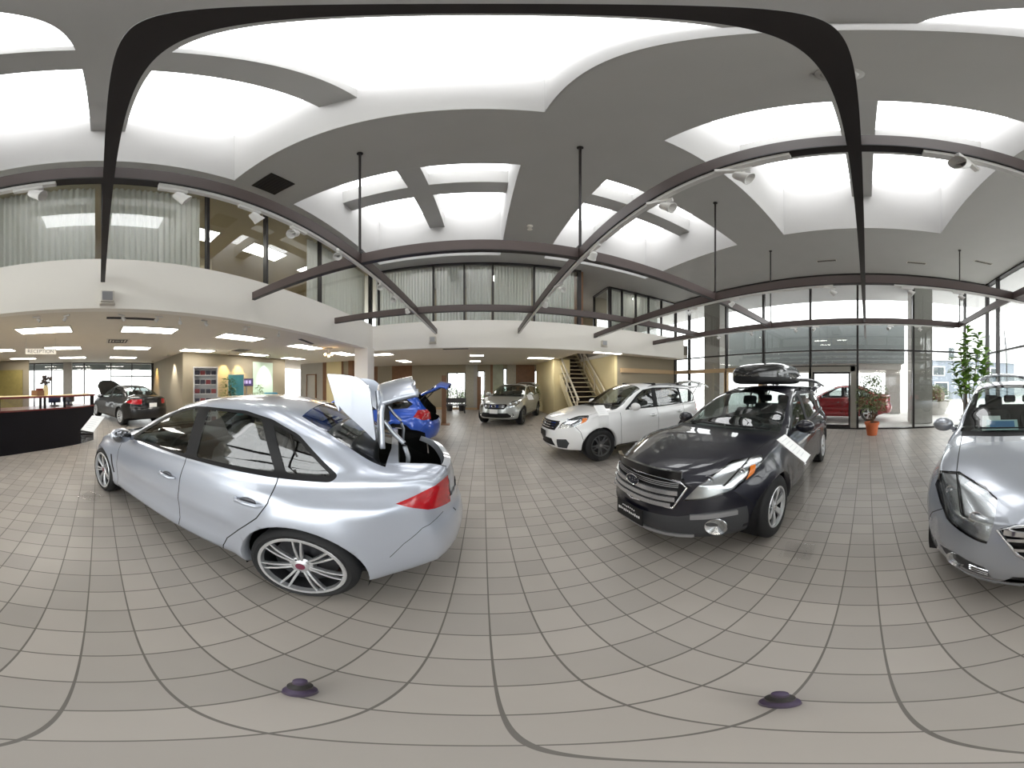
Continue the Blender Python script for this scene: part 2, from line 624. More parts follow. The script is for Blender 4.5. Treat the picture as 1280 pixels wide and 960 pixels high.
def car_wheel(style, R, width, rimr):
    """mesh data of a tyre and of a rim, axle along y, outer face at +y side (y = 0 outer)"""
    k = ('wheel', style, R, width, rimr)
    if k in CACHE: return CACHE[k]
    M = Matrix.Rotation(-pi / 2, 4, 'X')   # z -> +y
    t = MB()
    w = width
    prof = [(rimr - .01, -.012), (rimr + .012, .0), (rimr + (R - rimr) * .45, .008), (R - .022, -.004), (R - .006, -.018), (R, -.035)]
    for g in range(3):
        z = -.035 - (w - .07) * (g + .7) / 3.4
        prof += [(R, z), (R - .008, z - .003), (R - .008, z - .009), (R, z - .012)]
    prof += [(R, -w + .035), (R - .006, -w + .018), (R - .022, -w + .004), (rimr + .012, -w), (rimr - .01, -w + .012)]
    t.lathe(prof, 48, M)
    tm = t.build('tyre_tmp', MATS['tyre'], None, smooth=30)
    r = MB()
    # barrel + lip
    r.lathe([(rimr - .004, -.004), (rimr + .010, .002), (rimr + .006, .006), (rimr - .012, .004), (rimr - .016, -.03)], 48, M)
    r.mi = 1; r.lathe([(rimr - .016, -.03), (rimr - .04, -.12), (rimr - .02, -w + .02)], 48, M); r.mi = 0  # barrel coloured dark to paint the shade between the spokes
    hubz = -.02 if style != 'disc' else -.01
    r.lathe([(.0, hubz + .004), (.035, hubz + .004), (.045, hubz - .002), (.072, hubz - .012), (.078, hubz - .05), (.05, hubz - .07)], 24, M)
    def spoke(a0, hw0, hw1, z0, z1, off=0.0):
        # tapered bar from hub to rim in the wheel plane at angle a0 (offset sideways)
        ca, sa = cos(a0), sin(a0)
        rad = [.05, .11, (rimr - .05 + .11) / 2, rimr - .05, rimr - .008]
        V = []
        for i, rr in enumerate(rad):
            f = i / (len(rad) - 1)
            hw = hw0 + (hw1 - hw0) * f
            zz = z0 + (z1 - z0) * f ** 1.5 + .012 * sin(pi * f)
            oo = off * (0.35 + 0.65 * f)
            for (sx, zz2) in ((-1, -.028), (-1, -.004), (-.55, 0), (.55, 0), (1, -.004), (1, -.028)):
                u, v = rr, oo + sx * hw
                V.append(M @ Vector((u * ca - v * sa, u * sa + v * ca, zz + zz2)))
        F = []
        for i in range(len(rad) - 1):
            for j in range(5):
                F.append((i * 6 + j, i * 6 + j + 1, (i + 1) * 6 + j + 1, (i + 1) * 6 + j))
        r.raw(V, F)
    if style == 'multi':       # 7 split spokes
        for i in range(7):
            a = 2 * pi * i / 7
            spoke(a, .0085, .0065, -.022, -.004, .026); spoke(a, .0085, .0065, -.022, -.004, -.026)
    elif style == 'five':
        for i in range(5):
            spoke(2 * pi * i / 5, .030, .034, -.02, -.006)
    elif style == 'fivesplit':
        for i in range(5):
            a = 2 * pi * i / 5
            spoke(a, .015, .013, -.022, -.004, .042); spoke(a, .015, .013, -.022, -.004, -.042)
    elif style == 'six':
        for i in range(6):
            spoke(2 * pi * i / 6, .026, .040, -.02, -.006)
    elif style == 'ten':
        for i in range(10):
            spoke(2 * pi * i / 10, .014, .017, -.02, -.006)
    r.mi = 1   # bolts, brake disc
    for i in range(5):
        a = 2 * pi * i / 5 + .3
        c = M @ Vector((.055 * cos(a), .055 * sin(a), hubz - .004)); e = M @ Vector((.055 * cos(a), .055 * sin(a), hubz - .02))
        r.cyl(e, c, .008, n=8)
    r.lathe([(.02, -.10), (rimr - .055, -.10), (rimr - .055, -.125), (.02, -.125)], 32, M)
    r.mi = 2
    r.lathe([(.0, hubz + .0075), (.028, hubz + .0065), (.030, hubz + .003)], 20, M)
    rimmat = MATS['rim_' + ('dark' if style == 'fivesplit' else 'silver')]
    rm = r.build('rim_tmp', [rimmat, MATS['steel_dark'], MATS['cap_red'] if style == 'multi' else MATS['chrome']], None, smooth=35)
    CACHE[k] = (tm.data, rm.data)
    for o in (tm, rm): bpy.data.objects.remove(o)
    return CACHE[k]

CACHE = {}

def seat_mesh(w=.5, h=.62, mirror=False):
    b = MB()
    tilt = Matrix.Rotation(radians(-16), 3, 'Y')
    b.box((.02, 0, .22), (.52, w, .16), bevel=.05, seg=3)
    b.box((-.28, 0, .28 + h / 2), (.15, w * .96, h), rot=tilt, bevel=.06, seg=3)
    b.box((-.30, w * .42, .28 + h / 2), (.19, .09, h * .8), rot=tilt, bevel=.035)
    b.box((-.30, -w * .42, .28 + h / 2), (.19, .09, h * .8), rot=tilt, bevel=.035)
    b.box((-.40, 0, .30 + h + .11), (.10, .26, .17), rot=tilt, bevel=.045, seg=3)
    for s in (-1, 1):
        b.cyl((-.36, .06 * s, .26 + h - .03), (-.395, .06 * s, .30 + h + .06), .008, n=6)
    return b

def car_interior(B, root, S, wheel=True):
    zf = S.get('zfl', .30)
    qd = S['dash']; w = S.get('wint', .68)
    m = MATS['car_cloth']
    d = MB()
    x = B.q2x(qd)
    zd = S['zdash']
    d.box((x + .02, 0, zd - .10), (.50, 2 * w, .20), bevel=.07, seg=3)
    d.box((x - .22, 0, zd - .22), (.16, 2 * w, .22), bevel=.05)
    d.box((x - .13, w * .47, zd + .01), (.20, .36, .09), bevel=.04)
    d.box((x - .45, 0, zf + .20), (.75, .22, .36), bevel=.05)
    d.build('dashboard', MATS['car_plastic'], root, smooth=50)
    if wheel:
        s = MB()
        c = Vector((x - .36, w * .47, zd - .07))
        R = Matrix.Rotation(radians(66), 3, 'Y')
        ring = [c + R @ Vector((.185 * cos(t), .185 * sin(t), 0)) for t in [2 * pi * i / 28 for i in range(28)]]
        s.tube(ring, .015, n=8, closed=True)
        s.box(c + R @ Vector((0, 0, -.01)), (.12, .13, .05), rot=R, bevel=.02)
        for a in (0, pi, pi / 2 * 3):
            pass
        s.tube([c + R @ Vector((0, -.18, 0)), c, c + R @ Vector((0, .18, 0))], .013, flat=(.03, .018))
        s.tube([c, c + R @ Vector((.18, 0, 0))], .013, flat=(.03, .018))
        s.tube([c, c + R @ Vector((0, 0, -.25))], .03)
        s.build('steering_wheel', MATS['car_plastic'], root, smooth=50)
    for sgn in (1, -1):
        b = seat_mesh(.50, S.get('seath', .60))
        b.build('seat', m, root, smooth=50, loc=(B.q2x(S['fseat']), sgn * w * .5, zf))
    b = MB()
    tilt = Matrix.Rotation(radians(-18), 3, 'Y')
    b.box((.02, 0, .26), (.50, 2 * w - .12, .18), bevel=.05, seg=3)
    hh = S.get('seath', .60)
    b.box((-.30, 0, .30 + hh / 2), (.16, 2 * w - .12, hh), rot=tilt, bevel=.06, seg=3)
    for sgn in (-1, 0, 1):
        b.box((-.42, sgn * w * .55, .33 + hh + .07), (.09, .24, .15), rot=tilt, bevel=.04, seg=3)
    b.build('rear_seat', m, root, smooth=50, loc=(B.q2x(S['rseat']), 0, zf))
    # floor tub so the cabin is closed below
    f = MB()
    f.box((B.q2x((qd + S['rseat']) / 2 + .2), 0, zf - .02), (S['rseat'] - qd + 1.1, 2 * w + .05, .04))
    f.box((B.q2x(qd) + .27, 0, zf + .22), (.03, 2 * w + .05, .5))
    f.build('cabin_floor', MATS['car_black'], root)

def rot_about(objs, x, z, ang):
    M = Matrix.Translation((x, 0, z)) @ Matrix.Rotation(ang, 4, 'Y') @ Matrix.Translation((-x, 0, -z))
    for o in objs:
        o.data.transform(M)

def badge(name, parent, c, nrm, w, h, tilt=0.0):
    """small oval emblem: chrome ring, blue field, six stars"""
    nrm = Vector(nrm).normalized()
    side = Vector((0, 0, 1)).cross(nrm).normalized(); up = nrm.cross(side)
    c = Vector(c)
    b = MB()
    ring = [c + side * (w * cos(t)) + up * (h * sin(t)) + nrm * .004 for t in [2 * pi * i / 28 for i in range(28)]]
    b.tube(ring, .006, n=6, closed=True)
    b.mi = 1
    V = [c + nrm * .003] + ring
    b.raw(V, [(0, i + 1, (i + 1) % 28 + 1) for i in range(28)])
    b.mi = 0
    for (u, v, s) in ((-.45, .12, .30), (.05, .35, .16), (.42, .38, .16), (.02, -.18, .16), (.38, -.05, .16), (.62, .02, .14)):
        cc = c + side * (u * w) + up * (v * h) + nrm * .0065
        V = [cc + nrm * .002]
        for i in range(8):
            r = s * h * (1.0 if i % 2 == 0 else .35)
            V.append(cc + side * (r * cos(i * pi / 4)) + up * (r * sin(i * pi / 4)))
        b.raw(V, [(0, i + 1, (i + 1) % 8 + 1) for i in range(8)])
    return b.build(name, [MATS['chrome'], MATS['badge_blue']], parent, smooth=40)

def make_car(S, name, label, loc, heading, paint):
    """heading = (hx, hy) of the nose; loc = point under the middle of the wheelbase"""
    root = thing(name, label, 'car', (loc[0], loc[1], 0), atan2(heading[1], heading[0]))
    B = Body(S)
    q = B.q2x
    side = lambda c, n: c.y > .35 and abs(n.y) > .25
    X = lambda pts: [(q(a), b) for a, b in pts]
    P = {}
    P['body'] = dict(name='body', mats=[paint, MATS['car_gap'], MATS['car_black']])
    P['gap'] = dict(into='body', slot=1)
    P['cladding'] = dict(name='cladding', mats=[MATS['clad']], label='dark plastic cladding')
    # ---- doors
    for nm, key in (('front_door', 'fdoor'), ('rear_door', 'rdoor')):
        poly = X(S[key])
        B.cut(poly, 'y', nm, lambda c, n: c.y > .35 and c.z < B.top(B.XN - c.x) - .045)
        P[nm] = dict(name='car_door', mats=[paint], side=True)
    # ---- bumpers / hood / tail
    if S.get('hood'):
        B.cut(X(S['hood']), 'z', 'hood', lambda c, n: c.z > S.get('hoodz', .6) and n.z > .35)
        P['hood'] = dict(name='hood', mats=[paint])
    for nm in ('front_bumper', 'rear_bumper'):
        if S.get(nm):
            B.cut(X(S[nm]), 'y', nm, lambda c, n: True, only=['body'])
            P[nm] = dict(name='bumper', mats=[paint])
    if S.get('tail'):
        for (poly, ax, f) in S['tail']:
            B.cut(poly if ax == 'x' else X(poly), ax, 'tail', f, only=['body', 'rear_bumper'])
        P['tail'] = dict(name=S.get('tailname', 'tailgate'), mats=[paint, MATS['car_black']])
    for poly, ax, f in S.get('clad', []):
        B.cut(X(poly) if ax == 'y' else poly, ax, 'cladding', f)
    # ---- glazing
    B.cut(X(S['windshield']), 'z', 'windshield', lambda c, n: c.z > S['zws'] and n.z > .1 and c.x > q(S['L'] * .62))
    P['windshield'] = dict(name='windshield', mats=[MATS['windscreen']], inset=.004)
    B.cut(X(S['cowl']), 'z', 'cowl', lambda c, n: c.z > S['zws'] - .12 and n.z > .3, only=['body', 'hood'])
    P['cowl'] = dict(name='cowl_panel', mats=[MATS['car_black']])
    B.cut(X(S['rearwin'][0]), S['rearwin'][1], 'rear_window', S['rearwin'][2]) if S['rearwin'][1] != 'x' else B.cut(S['rearwin'][0], 'x', 'rear_window', S['rearwin'][2])
    P['rear_window'] = dict(name='rear_window', mats=[MATS['car_glass']], inset=.004)
    if S.get('tail_glass'): P['rear_window']['parent'] = 'tail'
    for nm, key, par in (('wtrim', 'dlo', None), ):
        for d_i, poly in enumerate(S['dlo']):
            pl = round_poly(X(poly), .03, 3)
            dn = S['dlo_door'][d_i]
            B.cut(pl, 'y', 'wtrim_' + dn, side)
            P['wtrim_' + dn] = dict(name='window_frame', mats=[MATS['car_black']], side=True, parent=dn if dn != 'body' else None)
    for i, (poly, dn) in enumerate(S['sidewin']):
        pl = round_poly(X(poly), .025, 3)
        t = 'sg%d' % i
        B.cut(pl, 'y', t, side)
        P[t] = dict(name='window_pane', mats=[MATS['car_glass' if dn == 'front_door' else 'car_glass_dark']], side=True, inset=.006, parent=dn if dn != 'body' else None)
    # ---- lights and grille
    def inner(line, xtest):
        (ya, za), (yb, zb_) = line
        far = 1.3
        dy = (yb - ya) / (zb_ - za)
        lo, hi = ya + dy * (.2 - za), ya + dy * (1.5 - za)
        B.cut([(lo, .2), (hi, 1.5), (far, 1.5), (far, .2)], 'x', None, lambda c, n: xtest(c))
        return lambda c, n: xtest(c) and c.y > ya + dy * (c.z - za)
    hl = S['headlight']
    if S.get('hl_inner'):
        hl = (hl[0], hl[1], inner(S['hl_inner'], lambda c: c.x > q(1.2)))
    B.cut(hl[0] if hl[1] == 'x' else X(hl[0]), hl[1], 'headlight', hl[2])
    P['headlight'] = dict(name='headlight', mats=[MATS['lens_clear']], side=True, label='clear headlight lens')
    if S.get('indicator'):
        h2 = S['indicator']
        B.cut(h2[0] if h2[1] == 'x' else X(h2[0]), h2[1], 'indicator', h2[2], only=['headlight'])
        P['indicator'] = dict(name='turn_signal', mats=[MATS['lens_amber']], side=True, parent='headlight', label='amber turn signal')
    tl = S['taillight']
    if S.get('tl_inner'):
        tl = (tl[0], tl[1], inner(S['tl_inner'], lambda c: c.x < q(S['L'] - .7)))
    B.cut(tl[0] if tl[1] == 'x' else X(tl[0]), tl[1], 'taillight', tl[2])
    P['taillight'] = dict(name='taillight', mats=[MATS['lens_red']], side=True, label='red taillight lens')
    if S.get('tail2'):
        tl = S['tail2']
        B.cut(tl[0] if tl[1] == 'x' else X(tl[0]), tl[1], 'tail2', tl[2])
        P['tail2'] = dict(name='taillight', mats=[MATS['lens_red']], side=True, label='red taillight lens', parent='tail' if S.get('tail_glass') else None)
    B.cut(S['grille'], 'x', 'grille', lambda c, n: c.x > q(.6))
    P['grille'] = dict(name='grille', mats=[MATS['car_black']], inset=.012)
    for poly in S.get('intake', []):
        B.cut(poly, 'x', 'intake', lambda c, n: c.x > q(.6))
        P['intake'] = dict(name='lower_intake', mats=[MATS['car_black']], inset=.02)
    # ---- panel gaps
    for nm_, (poly, ax, f, lab, mt) in S.get('extra', {}).items():
        B.cut(X(poly) if ax != 'x' else poly, ax, nm_, f)
        P[nm_] = dict(name=nm_, mats=[MATS[mt]], label=lab, side=nm_ in ('fender_vent', 'fog_recess', 'fog_lamp_recess'))
    gw = S.get('gapw', .008)
    for gp in S.get('gaps', []):
        line, ax = gp[0], gp[1]
        gw_ = gp[2] if len(gp) > 2 else gw
        ln = X(line) if ax != 'x' else line
        f = {'y': lambda c, n: c.y > .40 and abs(n.y) > .3, 'z': lambda c, n: n.z > .35 and c.z > .6, 'x': lambda c, n: c.x > q(.5)}[ax]
        B.strip(ln, gw_, ax, 'gap', f)
    B.arches()
    res = B.split(P, root)
    R = S['R']
    # ---- headlight innards
    for s, o in res.get('headlight', {}).items():
        me = o.data
        n = len(me.vertices)
        cx = sum((v.co for v in me.vertices), Vector()) / n
        b = MB()
        vs = [tuple(v.co - v.normal * .02) for v in me.vertices]
        b.raw(vs, [tuple(p.vertices) for p in me.polygons])
        b.build('lamp_housing', MATS['lamp_chrome'], o, smooth='all')
        out = Vector((1, .35 * s, .05)).normalized()
        ly = S.get('bulbs', [(-.09, 0), (.09, .01)])
        for (du, dz) in ly:
            bb = MB()
            yy = cx.y + du * s
            zz = cx.z + dz
            near = min(me.vertices, key=lambda v: (v.co.y - yy) ** 2 + (v.co.z - zz) ** 2 - .02 * v.co.x)
            c = Vector(near.co) - out * .05
            M = Matrix.Translation(c) @ Vector((0, 0, 1)).rotation_difference(out).to_matrix().to_4x4()
            bb.lathe([(.0, -.03), (.025, -.02), (.040, .012), (.044, .018), (.038, .018), (.025, .004)], 20, M)
            bb.ball(c + out * .002, .022, 14, 8)
            bb.build('reflector_bulb', MATS['chrome'], o, smooth=40)
    # ---- underbody: wheel wells and axle beams
    for a in (0, 1):
        for s in (1, -1):
            u = MB()
            r = S['ra'][a] + .012
            yo = (B.wm(B.XN - B.xa[a]) - .05) * s; yi = .42 * s
            V = []; nn = 24
            for i in range(nn + 1):
                t = -.35 + (pi + .7) * i / nn
                for y in (yo, yi):
                    V.append((B.xa[a] + r * cos(t), y, R + r * sin(t)))
            V.append((B.xa[a], yi, R))
            F = [(2 * i, 2 * i + 1, 2 * i + 3, 2 * i + 2) for i in range(nn)] + [(2 * i + 1, 2 * i + 3, len(V) - 1) for i in range(nn)]
            u.raw(V, F)
            u.build('wheel_well', MATS['car_black'], root)
        u = MB(); u.cyl((B.xa[a], -.7, R), (B.xa[a], .7, R), .04, n=8)
        u.build('axle', MATS['car_black'], root)
    # ---- wheels
    tm, rm = car_wheel(S['wheel'], R, S.get('tw', .22), S['rimr'])
    for a in (0, 1):
        for s in (1, -1):
            yo = S['track'] * s
            o = link('wheel', tm, root, (B.xa[a], yo, R), (0, S.get('spin', .2) + a, 0 if s > 0 else pi))
            link('rim', rm, o)
    # ---- mirrors and handles
    mq, my, mz = S['mirror']
    for s in (1, -1):
        b = MB()
        c = Vector((q(mq), my * s, mz))
        b.ball(c, (.092, .125, .085), 18, 12)
        b.tube([c + Vector((.01, -.06 * s, -.02)), c + Vector((.03, -.16 * s, -.05))], .03, flat=(.05, .05))
        b.mi = 1
        b.ball(c + Vector((-.035, 0, 0)), (.062, .112, .074), 18, 12)
        b.build('door_mirror', [S.get('mirmat') or paint, MATS['mirror_glass']], root, smooth=45)
    for (hq, hy, hz, dn) in S['handles']:
        for s in (1, -1):
            b = MB()
            hx = q(hq)
            pts = [(hx + .10, hy * s, hz), (hx + .07, (hy + .032) * s, hz + .003), (hx, (hy + .038) * s, hz + .004), (hx - .07, (hy + .034) * s, hz + .002), (hx - .11, (hy + .004) * s, hz)]
            b.tube(pts, [.010, .014, .015, .015, .010], n=8)
            b.mi = 1
            b.ball((hx, hy * s, hz), (.065, .010, .030), 16, 8)
            b.build('door_handle', [S.get('hmat') or paint, MATS['handle_cup']], res[dn][s] if dn in res else root, smooth=60)
    car_interior(B, root, S)
    # ---- wipers
    b = MB()
    for (y0, y1) in S.get('wipers', ((.05, .62), (-.55, .02))):
        pts = []
        for i in range(9):
            t = i / 8
            y = y0 + (y1 - y0) * t
            qq = S['wiperq'] + .05 * (abs(y) / .6) ** 2 * .9
            sec = catmull(B.section(qq), [6] * 14)
            zz = max(p[1] for p in sec if p[0] >= abs(y) - .06) if abs(y) < .7 else 0
            best = min(sec[60:], key=lambda p: abs(p[0] - abs(y)))
            pts.append((q(qq), y, best[1] + .018))
        b.tube(pts, .009, n=6)
    b.build('wiper', MATS['car_black'], root)
    return root, B, res

def grille_bars(B, name, parent, zs, ws, m, rad=.011, off=.012, flat=None):
    b = MB()
    for z, w in zip(zs, ws):
        pts = []
        for i in range(15):
            y = w * (-1 + 2 * i / 14)
            pts.append((B.front_x(y, z) + off, y, z))
        b.tube(pts, rad, n=8, flat=flat)
    return b.build(name, m, parent, smooth=40)

def front_patch(B, name, parent, poly, m, off=.006, n=1):
    """flat patch of the nose surface bounded by a (y, z) polygon, lifted off by off"""
    b = MB()
    b.raw([(B.front_x(y, z) + off, y, z) for y, z in poly], [tuple(range(len(poly)))])
    return b.build(name, m, parent)
# ================================================================== CAR SPECIFICATIONS (q = metres back from the nose)
def frontx(c, n): return n.x > -.2
WRX = dict(L=4.58, fo=.93, wb=2.625, R=.327, ra=(.365, .375), rimr=.252, tw=.24, track=.875, wheel='multi',
    top=[(0, .68), (.12, .73), (.4, .80), (.9, .905), (1.30, .975), (1.5, 1.075), (1.75, 1.205), (2.0, 1.325), (2.25, 1.415), (2.5, 1.455), (2.8, 1.47), (3.1, 1.455), (3.35, 1.405), (3.6, 1.32), (3.85, 1.215), (4.05, 1.135), (4.3, 1.105), (4.5, 1.085), (4.58, 1.06)],
    sh=[(0, .62), (.3, .72), (.8, .83), (1.35, .90), (2, .925), (3, .955), (3.6, .985), (4.0, 1.0), (4.4, 1.0), (4.58, .97)],
    wm=[(0, .74), (.2, .81), (.5, .86), (.9, .885), (1.4, .868), (2.2, .862), (3.0, .868), (3.55, .89), (4.0, .875), (4.4, .82), (4.58, .77)],
    wsh=[(0, .66), (.5, .78), (1.3, .80), (2.2, .79), (3, .785), (3.6, .775), (4.2, .74), (4.58, .69)],
    zb=[(0, .22), (.5, .19), (1.2, .20), (3.2, .20), (4.0, .24), (4.58, .32)],
    crown=[(0, .03), (1.3, .05), (1.6, .11), (2.3, .09), (2.7, .055), (3.2, .06), (3.5, .09), (4.1, .05)], k=.43,
    fprof=[(.18, .10), (.30, .02), (.45, 0), (.60, .02), (.72, .08)], rprof=[(.25, .10), (.40, .02), (.55, 0), (.66, .015), (.72, .045), (.9, .06), (1.06, .08)],
    fsweep=(.44, 2.6), rsweep=(.30, 2.8), flare=(.018, .028), crease=[(.60, .010, .05, 1.3, 3.3), (.85, .012, .028, 2.7, 4.4), (.30, .022, .035, 1.2, 3.15)],
    fdoor=[(1.42, .28), (1.40, .55), (1.44, .90), (1.60, 1.02), (2.20, 1.36), (2.56, 1.42), (2.56, .27)],
    rdoor=[(2.56, .27), (2.56, 1.42), (3.18, 1.40), (3.32, 1.22), (3.40, .98), (3.36, .78), (3.22, .62), (3.08, .46), (3.00, .28)],
    hood=[(.10, -.05), (.10, .50), (.30, .62), (.60, .67), (1.32, .70), (1.32, -.05)],
    front_bumper=[(-.1, 0), (-.1, .66), (.42, .66), (.50, .60), (.54, 0)],
    rear_bumper=[(4.05, .0), (4.05, .52), (4.14, .66), (4.7, .72), (4.7, 0)],
    tail=[([(4.08, -.1), (4.08, .60), (4.40, .565), (4.75, .46), (4.75, -.1)], 'z', lambda c, n: c.z > .80)], tailname='trunk_lid',
    windshield=[(1.30, -.1), (1.31, .35), (1.40, .69), (1.75, .64), (2.2, .565), (2.22, .3), (2.20, -.1)], zws=.95,
    cowl=[(1.18, -.1), (1.20, .4), (1.27, .70), (1.42, .70), (1.34, .4), (1.32, -.1)],
    rearwin=([(3.40, -.1), (3.42, .50), (3.70, .60), (4.00, .66), (4.03, .4), (4.03, -.1)], 'z', lambda c, n: c.z > 1.0 and n.z > .2),
    dlo=[[(1.52, .935), (2.02, 1.225), (2.25, 1.33), (2.42, 1.368), (2.62, 1.375), (2.62, .945)], [(2.55, .945), (2.55, 1.375), (3.0, 1.37), (3.24, 1.325), (3.46, 1.24), (3.74, 1.02), (3.70, .985), (3.3, .965)]],
    dlo_door=['front_door', 'rear_door'],
    sidewin=[([(1.66, .955), (2.05, 1.205), (2.26, 1.30), (2.42, 1.342), (2.50, 1.350), (2.51, .965)], 'front_door'), ([(2.64, .968), (2.63, 1.352), (3.0, 1.345), (3.16, 1.32), (3.34, .995)], 'rear_door'), ([(3.41, 1.0), (3.26, 1.295), (3.44, 1.225), (3.70, 1.015)], 'rear_door')],
    headlight=([(.12, .60), (.16, .70), (.40, .755), (.68, .80), (.62, .70), (.42, .63)], 'y', lambda c, n: c.y > .42),
    taillight=([(4.06, .885), (4.30, .95), (4.66, .99), (4.66, .74), (4.46, .735), (4.28, .79)], 'y', None), tl_inner=((.56, .7), (.565, 1.0)), hl_inner=((.44, .6), (.50, .8)),
    grille=[(-.05, .48), (-.05, .66), (.42, .65), (.36, .48)], intake=[[(-.05, .24), (-.05, .40), (.5, .40), (.56, .26)]],
    gaps=[([(1.42, .24), (1.40, .55), (1.44, .90)], 'y'), ([(2.56, .22), (2.56, .95)], 'y'), ([(3.38, .98), (3.36, .82), (3.30, .70), (3.16, .54), (3.05, .40), (2.99, .24)], 'y'),
          ([(4.03, .50), (4.10, .60), (4.20, .69), (4.34, .73)], 'y', .004), ([(.45, .64), (.54, .50), (.56, .42)], 'y'),
          ([(.10, .50), (.30, .62), (.60, .67), (1.30, .70)], 'z'), ([(4.08, 0), (4.08, .60), (4.40, .565), (4.6, .51)], 'z')],
    dash=1.62, zdash=.93, fseat=2.40, rseat=3.22, zfl=.24, seath=.56, wint=.66,
    extra={'fender_vent': ([(1.235, .66), (1.265, .66), (1.345, .43), (1.315, .43)], 'y', lambda c, n: c.y > .6, 'black fender vent slit', 'car_black')},
    mirror=(1.68, .95, 1.0), handles=[(2.40, .862, .76, 'front_door'), (3.22, .868, .79, 'rear_door')], wiperq=1.34, mirmat=None)

def derive(base, **kw):
    d = dict(base); d.update(kw); return d
def shiftq(keys, dq, dz=0): return [(a + dq, b + dz) for a, b in keys]

